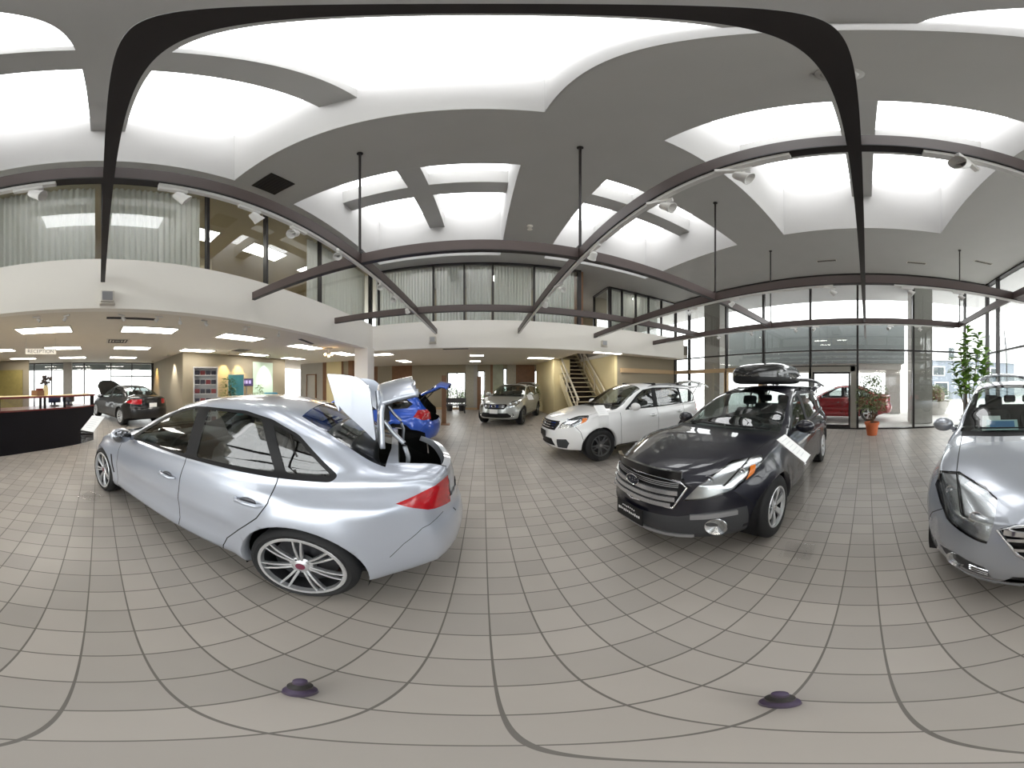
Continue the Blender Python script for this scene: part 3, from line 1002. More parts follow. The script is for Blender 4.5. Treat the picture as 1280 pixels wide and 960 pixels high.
OUTBACK = dict(L=4.79, fo=.95, wb=2.745, R=.352, ra=(.395, .395), rimr=.222, tw=.22, track=.885, wheel='six',
    top=[(0, .83), (.12, .885), (.5, .965), (1.0, 1.04), (1.36, 1.08), (1.6, 1.20), (1.9, 1.36), (2.15, 1.48), (2.4, 1.555), (2.7, 1.60), (3.1, 1.615), (3.7, 1.60), (4.2, 1.555), (4.36, 1.46), (4.52, 1.30), (4.66, 1.16), (4.75, 1.07), (4.79, 1.0)],
    sh=[(0, .76), (.3, .87), (.8, .96), (1.36, 1.005), (2.2, 1.02), (3.2, 1.05), (4.0, 1.08), (4.5, 1.085), (4.79, .94)],
    wm=[(0, .77), (.2, .84), (.5, .885), (.95, .905), (1.5, .892), (3, .892), (3.7, .905), (4.3, .88), (4.79, .81)],
    wsh=[(0, .70), (.5, .81), (1.3, .825), (2.2, .815), (3.2, .81), (4.2, .78), (4.79, .70)],
    zb=[(0, .25), (.5, .23), (1.2, .25), (3.4, .25), (4.2, .29), (4.79, .36)],
    crown=[(0, .03), (1.3, .05), (1.65, .11), (2.3, .09), (2.8, .06), (4.0, .06), (4.4, .09), (4.7, .04)], k=.36,
    fprof=[(.22, .12), (.34, .03), (.48, 0), (.66, .015), (.86, .07)], rprof=[(.3, .10), (.45, .01), (.6, 0), (.7, .03), (1.05, .06)],
    fsweep=(.50, 2.5), rsweep=(.26, 3.0), flare=(.016, .018), crease=[(.78, .008, .05, 1.3, 3.6)],
    fdoor=[(1.49, .33), (1.46, .6), (1.48, .98), (1.66, 1.10), (2.22, 1.47), (2.66, 1.54), (2.66, .31)],
    rdoor=[(2.66, .31), (2.66, 1.54), (3.5, 1.52), (3.68, 1.30), (3.72, 1.06), (3.66, .86), (3.50, .68), (3.38, .55), (3.32, .33)],
    hood=[(.10, -.05), (.10, .52), (.30, .64), (.60, .70), (1.38, .73), (1.38, -.05)], hoodz=.74,
    front_bumper=[(-.1, 0), (-.1, .70), (.42, .70), (.52, .62), (.56, 0)],
    rear_bumper=[(4.18, .0), (4.18, .62), (4.30, .72), (4.9, .76), (4.9, 0)],
    tail=[([(4.24, -.1), (4.24, .60), (4.55, .70), (4.95, .66), (4.95, -.1)], 'z', lambda c, n: c.z > .76)], tail_glass=True,
    windshield=[(1.34, -.1), (1.36, .38), (1.46, .73), (1.8, .68), (2.28, .60), (2.34, .3), (2.34, -.1)], zws=1.03,
    cowl=[(1.22, -.1), (1.25, .4), (1.33, .74), (1.48, .74), (1.38, .4), (1.36, -.1)],
    rearwin=([(4.34, -.1), (4.34, .52), (4.60, .62), (4.62, .3), (4.62, -.1)], 'z', lambda c, n: c.z > 1.1 and n.x < -.15),
    dlo=[[(1.62, 1.02), (2.12, 1.345), (2.38, 1.445), (2.72, 1.49), (2.72, 1.03)], [(2.64, 1.03), (2.64, 1.485), (3.3, 1.485), (3.64, 1.465), (3.64, 1.065)], [(3.60, 1.065), (3.60, 1.468), (3.95, 1.43), (4.34, 1.20), (4.22, 1.10)]],
    dlo_door=['front_door', 'rear_door', 'body'],
    sidewin=[([(1.74, 1.045), (2.15, 1.32), (2.40, 1.42), (2.60, 1.455), (2.60, 1.05)], 'front_door'), ([(2.74, 1.055), (2.74, 1.462), (3.3, 1.462), (3.56, 1.445), (3.60, 1.08)], 'rear_door'), ([(3.68, 1.085), (3.65, 1.44), (3.95, 1.40), (4.27, 1.19), (4.2, 1.12)], 'body')],
    headlight=([(-.05, .66), (-.05, .80), (.30, .885), (.62, .945), (.84, .965), (.70, .86), (.46, .74), (.25, .68)], 'y', None), hl_inner=((.44, .66), (.56, .88)),
    indicator=([(.52, .74), (.60, .83), (.65, .90), (.70, .91), (.64, .81), (.57, .74)], 'y', None), bulbs=[(-.10, .0), (.06, .03)],
    taillight=([(4.30, .86), (4.36, 1.06), (4.9, 1.10), (4.9, .86)], 'y', None), tl_inner=((.60, .7), (.62, 1.0)),
    grille=[(-.05, .60), (-.05, .845), (.40, .845), (.47, .79), (.40, .60)],
    intake=[[(-.05, .345), (-.05, .47), (.40, .47), (.44, .345)]],
    extra={'lower_valance': ([(-.05, .2), (-.05, .50), (.42, .52), (.58, .56), (1.2, .56), (1.2, .2)], 'x', lambda c, n: c.x > 1.372 + .95 - .52, 'dark plastic lower bumper', 'clad')},
    clad=[([(.98, .2), (.98, .31), (3.6, .31), (3.6, .2)], 'y', lambda c, n: c.y > .5)],
    gaps=[([(1.49, .24), (1.46, .6), (1.48, .98)], 'y'), ([(2.66, .25), (2.66, 1.03)], 'y'), ([(3.70, 1.06), (3.66, .88), (3.54, .72), (3.40, .57), (3.34, .30)], 'y'), ([(.44, .72), (.54, .62), (.58, .50)], 'y'),
          ([(.10, .52), (.30, .64), (.60, .70), (1.34, .73)], 'z')],
    dash=1.72, zdash=1.03, fseat=2.50, rseat=3.40, zfl=.33, seath=.60, wint=.69,
    mirror=(1.80, .955, 1.09), handles=[(2.48, .893, .88, 'front_door'), (3.44, .897, .90, 'rear_door')], wiperq=1.40)

FORESTER = derive(OUTBACK, L=4.56, fo=.92, wb=2.615, R=.347, ra=(.39, .39), rimr=.222, track=.865, wheel='fivesplit',
    top=[(0, .84), (.12, .90), (.5, .985), (1.0, 1.065), (1.30, 1.105), (1.52, 1.23), (1.80, 1.41), (2.0, 1.525), (2.22, 1.60), (2.55, 1.64), (3.0, 1.65), (3.6, 1.63), (4.1, 1.58), (4.22, 1.48), (4.36, 1.30), (4.46, 1.14), (4.53, 1.05), (4.56, .98)],
    sh=[(0, .77), (.3, .88), (.8, .985), (1.30, 1.03), (2.2, 1.045), (3.2, 1.07), (4.0, 1.10), (4.3, 1.10), (4.56, .93)],
    wm=[(0, .76), (.2, .83), (.5, .87), (.92, .885), (1.5, .872), (3, .872), (3.55, .885), (4.1, .86), (4.56, .80)],
    wsh=[(0, .69), (.5, .80), (1.3, .81), (2.2, .80), (3.2, .795), (4.2, .77), (4.56, .70)],
    zb=[(0, .27), (.5, .25), (1.2, .26), (3.4, .26), (4.2, .3), (4.56, .38)],
    crown=[(0, .03), (1.25, .05), (1.6, .11), (2.2, .09), (2.7, .06), (3.9, .06), (4.2, .08), (4.5, .04)], k=.29,
    fsweep=(.44, 2.6), fdoor=[(1.44, .35), (1.41, .6), (1.42, 1.0), (1.58, 1.12), (2.10, 1.50), (2.52, 1.57), (2.52, .33)],
    rdoor=[(2.52, .33), (2.52, 1.57), (3.35, 1.56), (3.52, 1.30), (3.55, 1.08), (3.48, .88), (3.34, .70), (3.22, .57), (3.16, .35)],
    rear_bumper=[(3.98, .0), (3.98, .62), (4.10, .72), (4.7, .76), (4.7, 0)],
    tail=[([(4.12, -.1), (4.12, .62), (4.38, .72), (4.75, .68), (4.75, -.1)], 'z', lambda c, n: c.z > .76)],
    windshield=[(1.28, -.1), (1.30, .38), (1.40, .72), (1.72, .68), (2.14, .62), (2.20, .3), (2.20, -.1)], zws=1.05,
    cowl=[(1.16, -.1), (1.19, .4), (1.27, .73), (1.42, .73), (1.32, .4), (1.30, -.1)],
    rearwin=([(4.18, -.1), (4.18, .55), (4.42, .64), (4.43, .3), (4.43, -.1)], 'z', lambda c, n: c.z > 1.12 and n.x < -.15),
    dlo=[[(1.56, 1.045), (2.0, 1.375), (2.2, 1.475), (2.58, 1.53), (2.58, 1.055)], [(2.50, 1.055), (2.50, 1.525), (3.2, 1.53), (3.50, 1.515), (3.50, 1.09)], [(3.46, 1.09), (3.46, 1.515), (3.95, 1.48), (4.15, 1.30), (4.05, 1.12)]],
    sidewin=[([(1.68, 1.07), (2.03, 1.35), (2.22, 1.45), (2.46, 1.495), (2.46, 1.075)], 'front_door'), ([(2.60, 1.08), (2.60, 1.502), (3.2, 1.505), (3.42, 1.495), (3.46, 1.105)], 'rear_door'), ([(3.54, 1.11), (3.51, 1.49), (3.92, 1.455), (4.09, 1.29), (4.02, 1.14)], 'body')],
    headlight=([(-.05, .70), (-.05, .82), (.28, .90), (.52, .955), (.72, .975), (.62, .86), (.40, .76), (.2, .71)], 'y', None), hl_inner=((.46, .68), (.54, .9)),
    indicator=([(.49, .78), (.55, .86), (.58, .92), (.66, .93), (.61, .84), (.54, .78)], 'y', None),
    taillight=([(4.05, .86), (4.12, 1.10), (4.7, 1.10), (4.7, .86)], 'y', None),
    grille=[(-.05, .66), (-.05, .85), (.44, .85), (.47, .80), (.40, .66)], intake=[[(-.05, .33), (-.05, .48), (.34, .48), (.40, .33)]],
    extra={'fog_lamp_recess': ([(.44, .30), (.46, .48), (.62, .50), (.66, .42), (.60, .30)], 'x', lambda c, n: c.x > 1.3, 'dark fog lamp recess', 'clad')},
    gaps=[([(1.44, .28), (1.41, .6), (1.42, 1.0)], 'y'), ([(2.52, .28), (2.52, 1.05)], 'y'), ([(3.53, 1.08), (3.48, .90), (3.37, .74), (3.24, .59), (3.18, .32)], 'y'), ([(.42, .76), (.50, .66), (.54, .5)], 'y'), ([(.10, .52), (.30, .64), (.60, .70), (1.28, .73)], 'z')],
    dash=1.66, zdash=1.05, fseat=2.38, rseat=3.25, mirror=(1.74, .945, 1.12), handles=[(2.34, .873, .88, 'front_door'), (3.28, .877, .90, 'rear_door')], wiperq=1.34)

TRIBECA = derive(OUTBACK, zb=[(0, .19), (.5, .18), (1.2, .24), (3.4, .25), (4.2, .29), (4.865, .36)], L=4.865, fo=.96, wb=2.75, R=.365, ra=(.405, .405), rimr=.235, track=.885, wheel='five',
    top=[(0, .80), (.12, .87), (.5, .98), (1.0, 1.08), (1.36, 1.13), (1.6, 1.27), (1.9, 1.445), (2.15, 1.565), (2.4, 1.635), (2.7, 1.675), (3.1, 1.685), (3.7, 1.66), (4.25, 1.60), (4.42, 1.50), (4.60, 1.30), (4.74, 1.15), (4.83, 1.05), (4.865, .98)],
    sh=[(0, .73), (.3, .86), (.8, .985), (1.36, 1.045), (2.2, 1.07), (3.2, 1.10), (4.0, 1.14), (4.5, 1.12), (4.865, .94)],
    wm=[(0, .80), (.2, .87), (.5, .92), (.95, .94), (1.5, .93), (3, .93), (3.7, .94), (4.3, .91), (4.865, .83)],
    wsh=[(0, .72), (.5, .83), (1.3, .86), (2.2, .85), (3.2, .84), (4.2, .80), (4.865, .72)],
    lf=.95, fsweep=(.40, 2.9), fprof=[(.22, .12), (.34, .03), (.48, 0), (.62, .02), (.86, .11)], zws=1.07,
    rear_bumper=[(4.26, .0), (4.26, .62), (4.36, .72), (5.0, .76), (5.0, 0)],
    tail=[([(4.30, -.1), (4.30, .62), (4.62, .72), (5.05, .68), (5.05, -.1)], 'z', lambda c, n: c.z > .76)],
    rearwin=([(4.40, -.1), (4.40, .54), (4.68, .64), (4.70, .3), (4.70, -.1)], 'z', lambda c, n: c.z > 1.12 and n.x < -.15),
    windshield=[(1.34, -.1), (1.36, .38), (1.46, .76), (1.8, .71), (2.28, .62), (2.34, .3), (2.34, -.1)],
    fdoor=[(1.49, .33), (1.46, .6), (1.48, 1.02), (1.66, 1.15), (2.22, 1.54), (2.66, 1.61), (2.66, .31)], rdoor=[(2.66, .31), (2.66, 1.61), (3.5, 1.59), (3.68, 1.36), (3.72, 1.1), (3.66, .86), (3.50, .68), (3.38, .55), (3.32, .33)],
    dlo=[[(1.62, 1.07), (2.12, 1.42), (2.38, 1.52), (2.72, 1.565), (2.72, 1.085)], [(2.64, 1.085), (2.64, 1.56), (3.3, 1.56), (3.64, 1.54), (3.64, 1.12)], [(3.60, 1.12), (3.60, 1.543), (3.95, 1.51), (4.40, 1.24), (4.25, 1.15)]],
    sidewin=[([(1.74, 1.095), (2.15, 1.395), (2.40, 1.495), (2.60, 1.53), (2.60, 1.105)], 'front_door'), ([(2.74, 1.11), (2.74, 1.537), (3.3, 1.537), (3.56, 1.52), (3.60, 1.135)], 'rear_door'), ([(3.68, 1.14), (3.65, 1.515), (3.95, 1.48), (4.32, 1.24), (4.22, 1.17)], 'body')],
    headlight=([(-.05, .645), (-.05, .80), (.22, .855), (.42, .92), (.62, .96), (.70, .93), (.66, .82), (.50, .735), (.30, .675), (.15, .645)], 'y', None), hl_inner=((.50, .60), (.43, .86)), indicator=None, bulbs=[(-.08, -.02), (.10, .03)],
    grille=[(-.05, .50), (-.05, .775), (.34, .795), (.42, .76), (.34, .62), (.2, .50)], intake=[[(-.05, .29), (-.05, .40), (.36, .40), (.42, .29)]],
    extra={'fog_recess': ([(.46, .34), (.50, .45), (.66, .47), (.78, .43), (.72, .36), (.6, .33)], 'x', lambda c, n: c.x > 1.5, 'recessed fog lamp opening', 'clad')},
    clad=[], mirror=(1.80, 1.00, 1.13), handles=[(2.48, .93, .92, 'front_door'), (3.44, .93, .94, 'rear_door')], wiperq=1.40, zdash=1.07)

XV = derive(FORESTER, L=4.45, fo=.90, wb=2.635, R=.345, wheel='fivesplit',
    top=[(0, .80), (.12, .865), (.5, .95), (1.0, 1.03), (1.30, 1.07), (1.52, 1.19), (1.80, 1.35), (2.0, 1.45), (2.22, 1.52), (2.55, 1.56), (3.0, 1.565), (3.6, 1.53), (4.0, 1.47), (4.12, 1.38), (4.26, 1.24), (4.36, 1.12), (4.42, 1.02), (4.45, .96)],
    tail=[([(4.02, -.1), (4.02, .62), (4.28, .72), (4.7, .68), (4.7, -.1)], 'z', lambda c, n: c.z > .76)],
    rear_bumper=[(3.90, .0), (3.90, .62), (4.0, .72), (4.6, .76), (4.6, 0)],
    rearwin=([(4.08, -.1), (4.08, .55), (4.30, .62), (4.31, .3), (4.31, -.1)], 'z', lambda c, n: c.z > 1.1 and n.x < -.15), k=.36,
    sh=[(0, .74), (.3, .85), (.8, .95), (1.30, 1.0), (2.2, 1.02), (3.2, 1.05), (4.0, 1.08), (4.2, 1.08), (4.45, .92)],
    dlo=[[(1.56, 1.015), (2.0, 1.30), (2.2, 1.395), (2.58, 1.45), (2.58, 1.03)], [(2.50, 1.03), (2.50, 1.445), (3.2, 1.44), (3.50, 1.41), (3.50, 1.07)], [(3.46, 1.07), (3.46, 1.415), (3.85, 1.36), (4.05, 1.20), (3.95, 1.10)]],
    sidewin=[([(1.68, 1.04), (2.03, 1.28), (2.22, 1.37), (2.46, 1.42), (2.46, 1.05)], 'front_door'), ([(2.60, 1.055), (2.60, 1.42), (3.2, 1.415), (3.42, 1.395), (3.46, 1.085)], 'rear_door'), ([(3.54, 1.09), (3.51, 1.39), (3.82, 1.335), (3.98, 1.20), (3.93, 1.12)], 'body')],
    fdoor=[(1.44, .35), (1.41, .6), (1.42, 1.0), (1.58, 1.09), (2.10, 1.43), (2.52, 1.49), (2.52, .33)], rdoor=[(2.52, .33), (2.52, 1.49), (3.35, 1.47), (3.52, 1.26), (3.55, 1.06), (3.48, .88), (3.34, .70), (3.22, .57), (3.16, .35)],
    taillight=([(3.95, .84), (4.02, 1.06), (4.6, 1.06), (4.6, .84)], 'y', None), indicator=None,
    headlight=([(-.05, .68), (-.05, .79), (.28, .87), (.52, .915), (.74, .94), (.62, .83), (.40, .73), (.2, .69)], 'y', None),
    grille=[(-.05, .64), (-.05, .82), (.42, .82), (.47, .77), (.36, .64)], intake=[[(-.05, .33), (-.05, .50), (.48, .50), (.62, .36), (.5, .33)]], extra={},
    clad=[([(.98, .2), (.98, .36), (3.6, .36), (3.6, .2)], 'y', lambda c, n: c.y > .5)], arch_tag='cladding', ns=70, nt=.7)

HATCH = derive(WRX, L=4.415, ns=80, nt=.8, wheel='multi',
    top=[(0, .68), (.12, .73), (.4, .80), (.9, .905), (1.30, .975), (1.5, 1.075), (1.75, 1.205), (2.0, 1.325), (2.25, 1.415), (2.5, 1.455), (2.8, 1.47), (3.2, 1.455), (3.7, 1.40), (3.9, 1.36), (4.06, 1.25), (4.22, 1.12), (4.34, 1.02), (4.415, .95)],
    sh=[(0, .62), (.3, .72), (.8, .83), (1.35, .90), (2, .925), (3, .965), (3.6, .99), (4.0, 1.0), (4.25, .98), (4.415, .90)],
    tail=[([(3.92, -.1), (3.92, .52), (4.16, .62), (4.6, .60), (4.6, -.1)], 'z', lambda c, n: c.z > .72)], tailname='tailgate', tail_glass=True,
    rear_bumper=[(3.98, .0), (3.98, .52), (4.08, .66), (4.6, .70), (4.6, 0)],
    rearwin=([(3.98, -.1), (3.98, .48), (4.22, .56), (4.24, .3), (4.24, -.1)], 'z', lambda c, n: c.z > 1.02 and n.x < -.15),
    dlo=[[(1.52, .935), (2.02, 1.225), (2.25, 1.33), (2.42, 1.368), (2.62, 1.375), (2.62, .945)], [(2.55, .945), (2.55, 1.375), (3.0, 1.37), (3.34, 1.34), (3.34, .98)], [(3.30, .98), (3.30, 1.343), (3.6, 1.29), (3.86, 1.12), (3.74, 1.02)]],
    dlo_door=['front_door', 'rear_door', 'body'],
    sidewin=[([(1.66, .955), (2.05, 1.205), (2.26, 1.30), (2.42, 1.342), (2.50, 1.350), (2.51, .965)], 'front_door'), ([(2.64, .968), (2.63, 1.352), (3.0, 1.345), (3.26, 1.315), (3.28, .995)], 'rear_door'), ([(3.38, 1.0), (3.36, 1.31), (3.6, 1.262), (3.80, 1.12), (3.72, 1.04)], 'body')],
    taillight=([(3.90, .84), (3.98, .99), (4.5, 1.0), (4.5, .78), (4.1, .76)], 'y', None), tl_inner=((.58, .7), (.60, 1.0)))

LEGACY = derive(WRX, extra={}, L=4.73, fo=.96, wb=2.75, R=.335, ra=(.37, .375), rimr=.222, track=.86, wheel='ten', ns=80, nt=.8, flare=(.012, .014),
    top=[(0, .72), (.12, .77), (.4, .85), (.9, .95), (1.34, 1.01), (1.55, 1.115), (1.8, 1.245), (2.05, 1.365), (2.3, 1.45), (2.6, 1.495), (2.9, 1.505), (3.2, 1.49), (3.45, 1.44), (3.7, 1.35), (3.95, 1.24), (4.15, 1.16), (4.4, 1.13), (4.65, 1.11), (4.73, 1.07)],
    sh=[(0, .66), (.3, .76), (.8, .87), (1.35, .935), (2, .955), (3, .985), (3.6, 1.01), (4.1, 1.03), (4.5, 1.03), (4.73, .99)],
    wm=[(0, .74), (.2, .81), (.5, .86), (.9, .90), (1.4, .89), (2.2, .885), (3.0, .885), (3.65, .90), (4.1, .885), (4.5, .84), (4.73, .78)],
    rear_bumper=[(4.15, .0), (4.15, .52), (4.24, .68), (4.85, .74), (4.85, 0)],
    tail=[([(4.18, -.1), (4.18, .62), (4.9, .58), (4.9, -.1)], 'z', lambda c, n: c.z > .79)],
    windshield=[(1.34, -.1), (1.35, .35), (1.44, .69), (1.79, .65), (2.24, .575), (2.26, .3), (2.24, -.1)], zws=.985,
    cowl=[(1.22, -.1), (1.24, .4), (1.31, .70), (1.46, .70), (1.38, .4), (1.36, -.1)],
    hood=[(.10, -.05), (.10, .50), (.30, .62), (.60, .67), (1.36, .70), (1.36, -.05)],
    rearwin=([(3.50, -.1), (3.52, .50), (3.80, .60), (4.10, .66), (4.13, .4), (4.13, -.1)], 'z', lambda c, n: c.z > 1.03 and n.z > .2),
    fdoor=[(1.45, .30), (1.43, .57), (1.47, .93), (1.63, 1.05), (2.24, 1.39), (2.62, 1.45), (2.62, .29)], rdoor=[(2.62, .29), (2.62, 1.45), (3.26, 1.43), (3.42, 1.25), (3.50, 1.01), (3.46, .80), (3.32, .64), (3.18, .48), (3.12, .30)],
    dlo=[[(1.56, .965), (2.06, 1.26), (2.29, 1.365), (2.46, 1.403), (2.68, 1.41), (2.68, .98)], [(2.60, .98), (2.60, 1.41), (3.08, 1.405), (3.32, 1.36), (3.54, 1.27), (3.80, 1.05), (3.76, 1.02), (3.4, .995)]],
    sidewin=[([(1.70, .99), (2.09, 1.24), (2.30, 1.335), (2.46, 1.377), (2.56, 1.385), (2.57, 1.0)], 'front_door'), ([(2.70, 1.0), (2.69, 1.387), (3.08, 1.38), (3.24, 1.355), (3.42, 1.025)], 'rear_door'), ([(3.48, 1.03), (3.34, 1.33), (3.52, 1.255), (3.76, 1.045)], 'rear_door')],
    taillight=([(4.14, .90), (4.34, .99), (4.85, 1.04), (4.85, .84), (4.5, .83)], 'y', None), tl_inner=((.42, .7), (.42, 1.0)),
    gaps=[([(1.45, .24), (1.43, .57), (1.47, .93)], 'y'), ([(2.62, .22), (2.62, .98)], 'y'), ([(3.48, 1.0), (3.46, .84), (3.40, .72), (3.26, .56), (3.15, .42), (3.10, .24)], 'y')],
    mirror=(1.74, .92, 1.02), handles=[(2.46, .885, .80, 'front_door'), (3.32, .89, .83, 'rear_door')], wiperq=1.38, dash=1.66, zdash=.96, fseat=2.46, rseat=3.32)
# ================================================================== THE SHOWROOM (X right along the glass wall normal, Y towards the stairs)
HC, HB = 5.58, 3.11          # ceiling, underside of the hanging beams
ZL = 2.72                    # ceiling under the mezzanine
XL, XR, YB, YF = -3.56, 8.35, -4.45, 7.35
TILE = .198

def floor_material():
    m = bpy.data.materials.new('quarry_tile_floor'); m.use_nodes = True
    nt = m.node_tree; b = nt.nodes['Principled BSDF']; L = nt.links
    tc = _node(nt, 'ShaderNodeTexCoord')
    mp = _node(nt, 'ShaderNodeMapping'); mp.inputs['Location'].default_value = (-.028, -.141, 0)
    L.new(tc.outputs['Object'], mp.inputs['Vector'])
    br = _node(nt, 'ShaderNodeTexBrick'); br.offset = 0; br.squash = 1
    br.inputs['Scale'].default_value = 1; br.inputs['Brick Width'].default_value = TILE; br.inputs['Row Height'].default_value = TILE
    br.inputs['Mortar Size'].default_value = .0042; br.inputs['Mortar Smooth'].default_value = .15; br.inputs['Bias'].default_value = 0
    br.inputs['Color1'].default_value = (*srgb(169, 162, 154), 1); br.inputs['Color2'].default_value = (*srgb(155, 149, 142), 1)
    br.inputs['Mortar'].default_value = (*srgb(104, 99, 93), 1)
    L.new(mp.outputs[0], br.inputs['Vector'])
    nz = _node(nt, 'ShaderNodeTexNoise'); nz.inputs['Scale'].default_value = 1.3; nz.inputs['Detail'].default_value = 5
    L.new(tc.outputs['Object'], nz.inputs['Vector'])
    mx = _node(nt, 'ShaderNodeMix', data_type='RGBA', blend_type='MULTIPLY'); mx.inputs[0].default_value = .35
    cr = _node(nt, 'ShaderNodeValToRGB'); cr.color_ramp.elements[0].position = .3; cr.color_ramp.elements[0].color = (.72, .72, .72, 1); cr.color_ramp.elements[1].position = .7; cr.color_ramp.elements[1].color = (1, 1, 1, 1)
    L.new(nz.outputs['Fac'], cr.inputs[0]); L.new(br.outputs['Color'], mx.inputs[6]); L.new(cr.outputs[0], mx.inputs[7])
    L.new(mx.outputs[2], b.inputs['Base Color'])
    b.inputs['Roughness'].default_value = .36
    b.inputs['Specular IOR Level'].default_value = .35
    bp = _node(nt, 'ShaderNodeBump'); bp.inputs['Strength'].default_value = .35; bp.inputs['Distance'].default_value = .002
    iv = _node(nt, 'ShaderNodeMath', operation='SUBTRACT'); iv.inputs[0].default_value = 1
    L.new(br.outputs['Fac'], iv.inputs[1]); L.new(iv.outputs[0], bp.inputs['Height']); L.new(bp.outputs[0], b.inputs['Normal'])
    return m

mat('ceiling_grey', srgb(176, 175, 173), .85, noise=.04, nscale=2)
mat('shaft_white', srgb(188, 187, 186), .8, noise=.02, nscale=3)
mat('fascia_white', srgb(238, 234, 226), .8, noise=.02, nscale=2)
mat('low_ceiling', srgb(226, 219, 206), .85, noise=.03, nscale=4)
mat('wall_beige', srgb(148, 138, 118), .8, noise=.03, nscale=3)
mat('wall_cream', srgb(222, 206, 160), .8, noise=.03, nscale=3)
mat('wall_grey', srgb(168, 164, 154), .8, noise=.03, nscale=3)
mat('wood_brown', srgb(120, 84, 56), .5, noise=.25, nscale=6)
mat('wood_red', srgb(110, 42, 36), .3, noise=.2, nscale=8, coat=.4)
mat('beam_brown', srgb(86, 74, 72), .42, noise=.05, nscale=5)
mat('beam_black', srgb(30, 24, 24), .45)
mat('mullion', srgb(48, 45, 45), .4, .3)
mat('header_grey', srgb(150, 146, 138), .45, .2)
mat('lit_header_tan', srgb(186, 158, 122), .5, noise=.08, nscale=6)  # aluminium header as lit: warm light painted into the colour
mat('track_white', srgb(225, 224, 222), .45)
mat('concrete', srgb(165, 163, 158), .9, noise=.12, nscale=10, bump=.2, bscale=30)
mat('stone_speckle', srgb(170, 165, 150), .8, noise=.4, nscale=22)
mat('ext_white', srgb(225, 226, 228), .8, noise=.03, nscale=1)
mat('ext_grey', srgb(118, 124, 124), .8, noise=.05, nscale=1)
mat('ext_blue', srgb(128, 136, 146), .8, noise=.05, nscale=1)
mat('ext_ground', srgb(190, 188, 184), .9, noise=.1, nscale=1)
mat('window_dark', srgb(60, 70, 74), .15)
mat('panel_light', (1, 1, 1), .5, emit=(1.0, .965, .90), estr=11.5)
mat('panel_frame', srgb(210, 205, 195), .6)
mat('lamp_warm', (1, .8, .5), .5, emit=(1.0, .62, .25), estr=14)
mat('vent_dark', srgb(38, 34, 30), .7)
mat('carpet', srgb(120, 112, 100), .95, noise=.15, nscale=60)
glass('pane', (.94, .95, .945), .75)
glass('upper_pane', (.94, .96, .95), 1.0)
glass('sky_pane', (.98, .98, .98), .4)

def curtain_material(name, col):
    m = bpy.data.materials.new(name); m.use_nodes = True
    nt = m.node_tree; b = nt.nodes['Principled BSDF']; out = nt.nodes['Material Output']
    b.inputs['Base Color'].default_value = (*col, 1); b.inputs['Roughness'].default_value = .95
    tr = _node(nt, 'ShaderNodeBsdfTranslucent'); tr.inputs[0].default_value = (*col, 1)
    mx = _node(nt, 'ShaderNodeMixShader'); mx.inputs[0].default_value = .35
    nt.links.new(b.outputs[0], mx.inputs[1]); nt.links.new(tr.outputs[0], mx.inputs[2]); nt.links.new(mx.outputs[0], out.inputs['Surface'])
    MATS[name] = m
curtain_material('sheer', srgb(230, 230, 227))

# ---- floor
f = MB(); f.bb(-13.6, XR + .05, -6.2, 15.0, -.12, 0)
struct(f.build('floor', floor_material()))

# ---- ceiling with four square skylight wells
SX = [(-3.12, .50), (1.76, 5.44)]; SY = [(-1.70, 1.93), (3.18, 6.92)]
c = MB()
xs = [-9.5, SX[0][0], SX[0][1], SX[1][0], SX[1][1], XR + .1]
ys = [YB - .1, SY[0][0], SY[0][1], SY[1][0], SY[1][1], 12.6]
for i in range(5):
    for j in range(5):
        if i in (1, 3) and j in (1, 3): continue
        c.bb(xs[i], xs[i + 1], ys[j], ys[j + 1], HC, HC + .12)
struct(c.build('ceiling', MATS['ceiling_grey']))
ZP = 7.40
n = 0
for (x0, x1) in SX:
    for (y0, y1) in SY:
        n += 1
        w = MB(); t = .08
        w.bb(x0 - t, x0, y0 - t, y1 + t, HC + .12, ZP + .1); w.bb(x1, x1 + t, y0 - t, y1 + t, HC + .12, ZP + .1)
        w.bb(x0, x1, y0 - t, y0, HC + .12, ZP + .1); w.bb(x0, x1, y1, y1 + t, HC + .12, ZP + .1)
        # thin white return at the ceiling opening
        w.bb(x0 - .004, x0 + .004, y0, y1, HC, HC + .13); w.bb(x1 - .004, x1 + .004, y0, y1, HC, HC + .13)
        w.bb(x0, x1, y0 - .004, y0 + .004, HC, HC + .13); w.bb(x0, x1, y1 - .004, y1 + .004, HC, HC + .13)
        struct(w.build('trim_%d' % n, MATS['shaft_white']), 'white skylight well')
        xc, yc = (x0 + x1) / 2, (y0 + y1) / 2
        b = MB()
        b.bb(xc - .22, xc + .22, y0, y1, 6.80, 7.32); b.bb(x0, xc - .22, yc - .22, yc + .22, 6.80, 7.32); b.bb(xc + .22, x1, yc - .22, yc + .22, 6.80, 7.32)
        struct(b.build('beam_%d' % n, MATS['ceiling_grey']), 'grey cross beams in the skylight well')
        p = MB(); p.bb(x0, x1, y0, y1, ZP, ZP + .01)
        struct(p.build('window_%d' % n, MATS['sky_pane']), 'skylight pane')

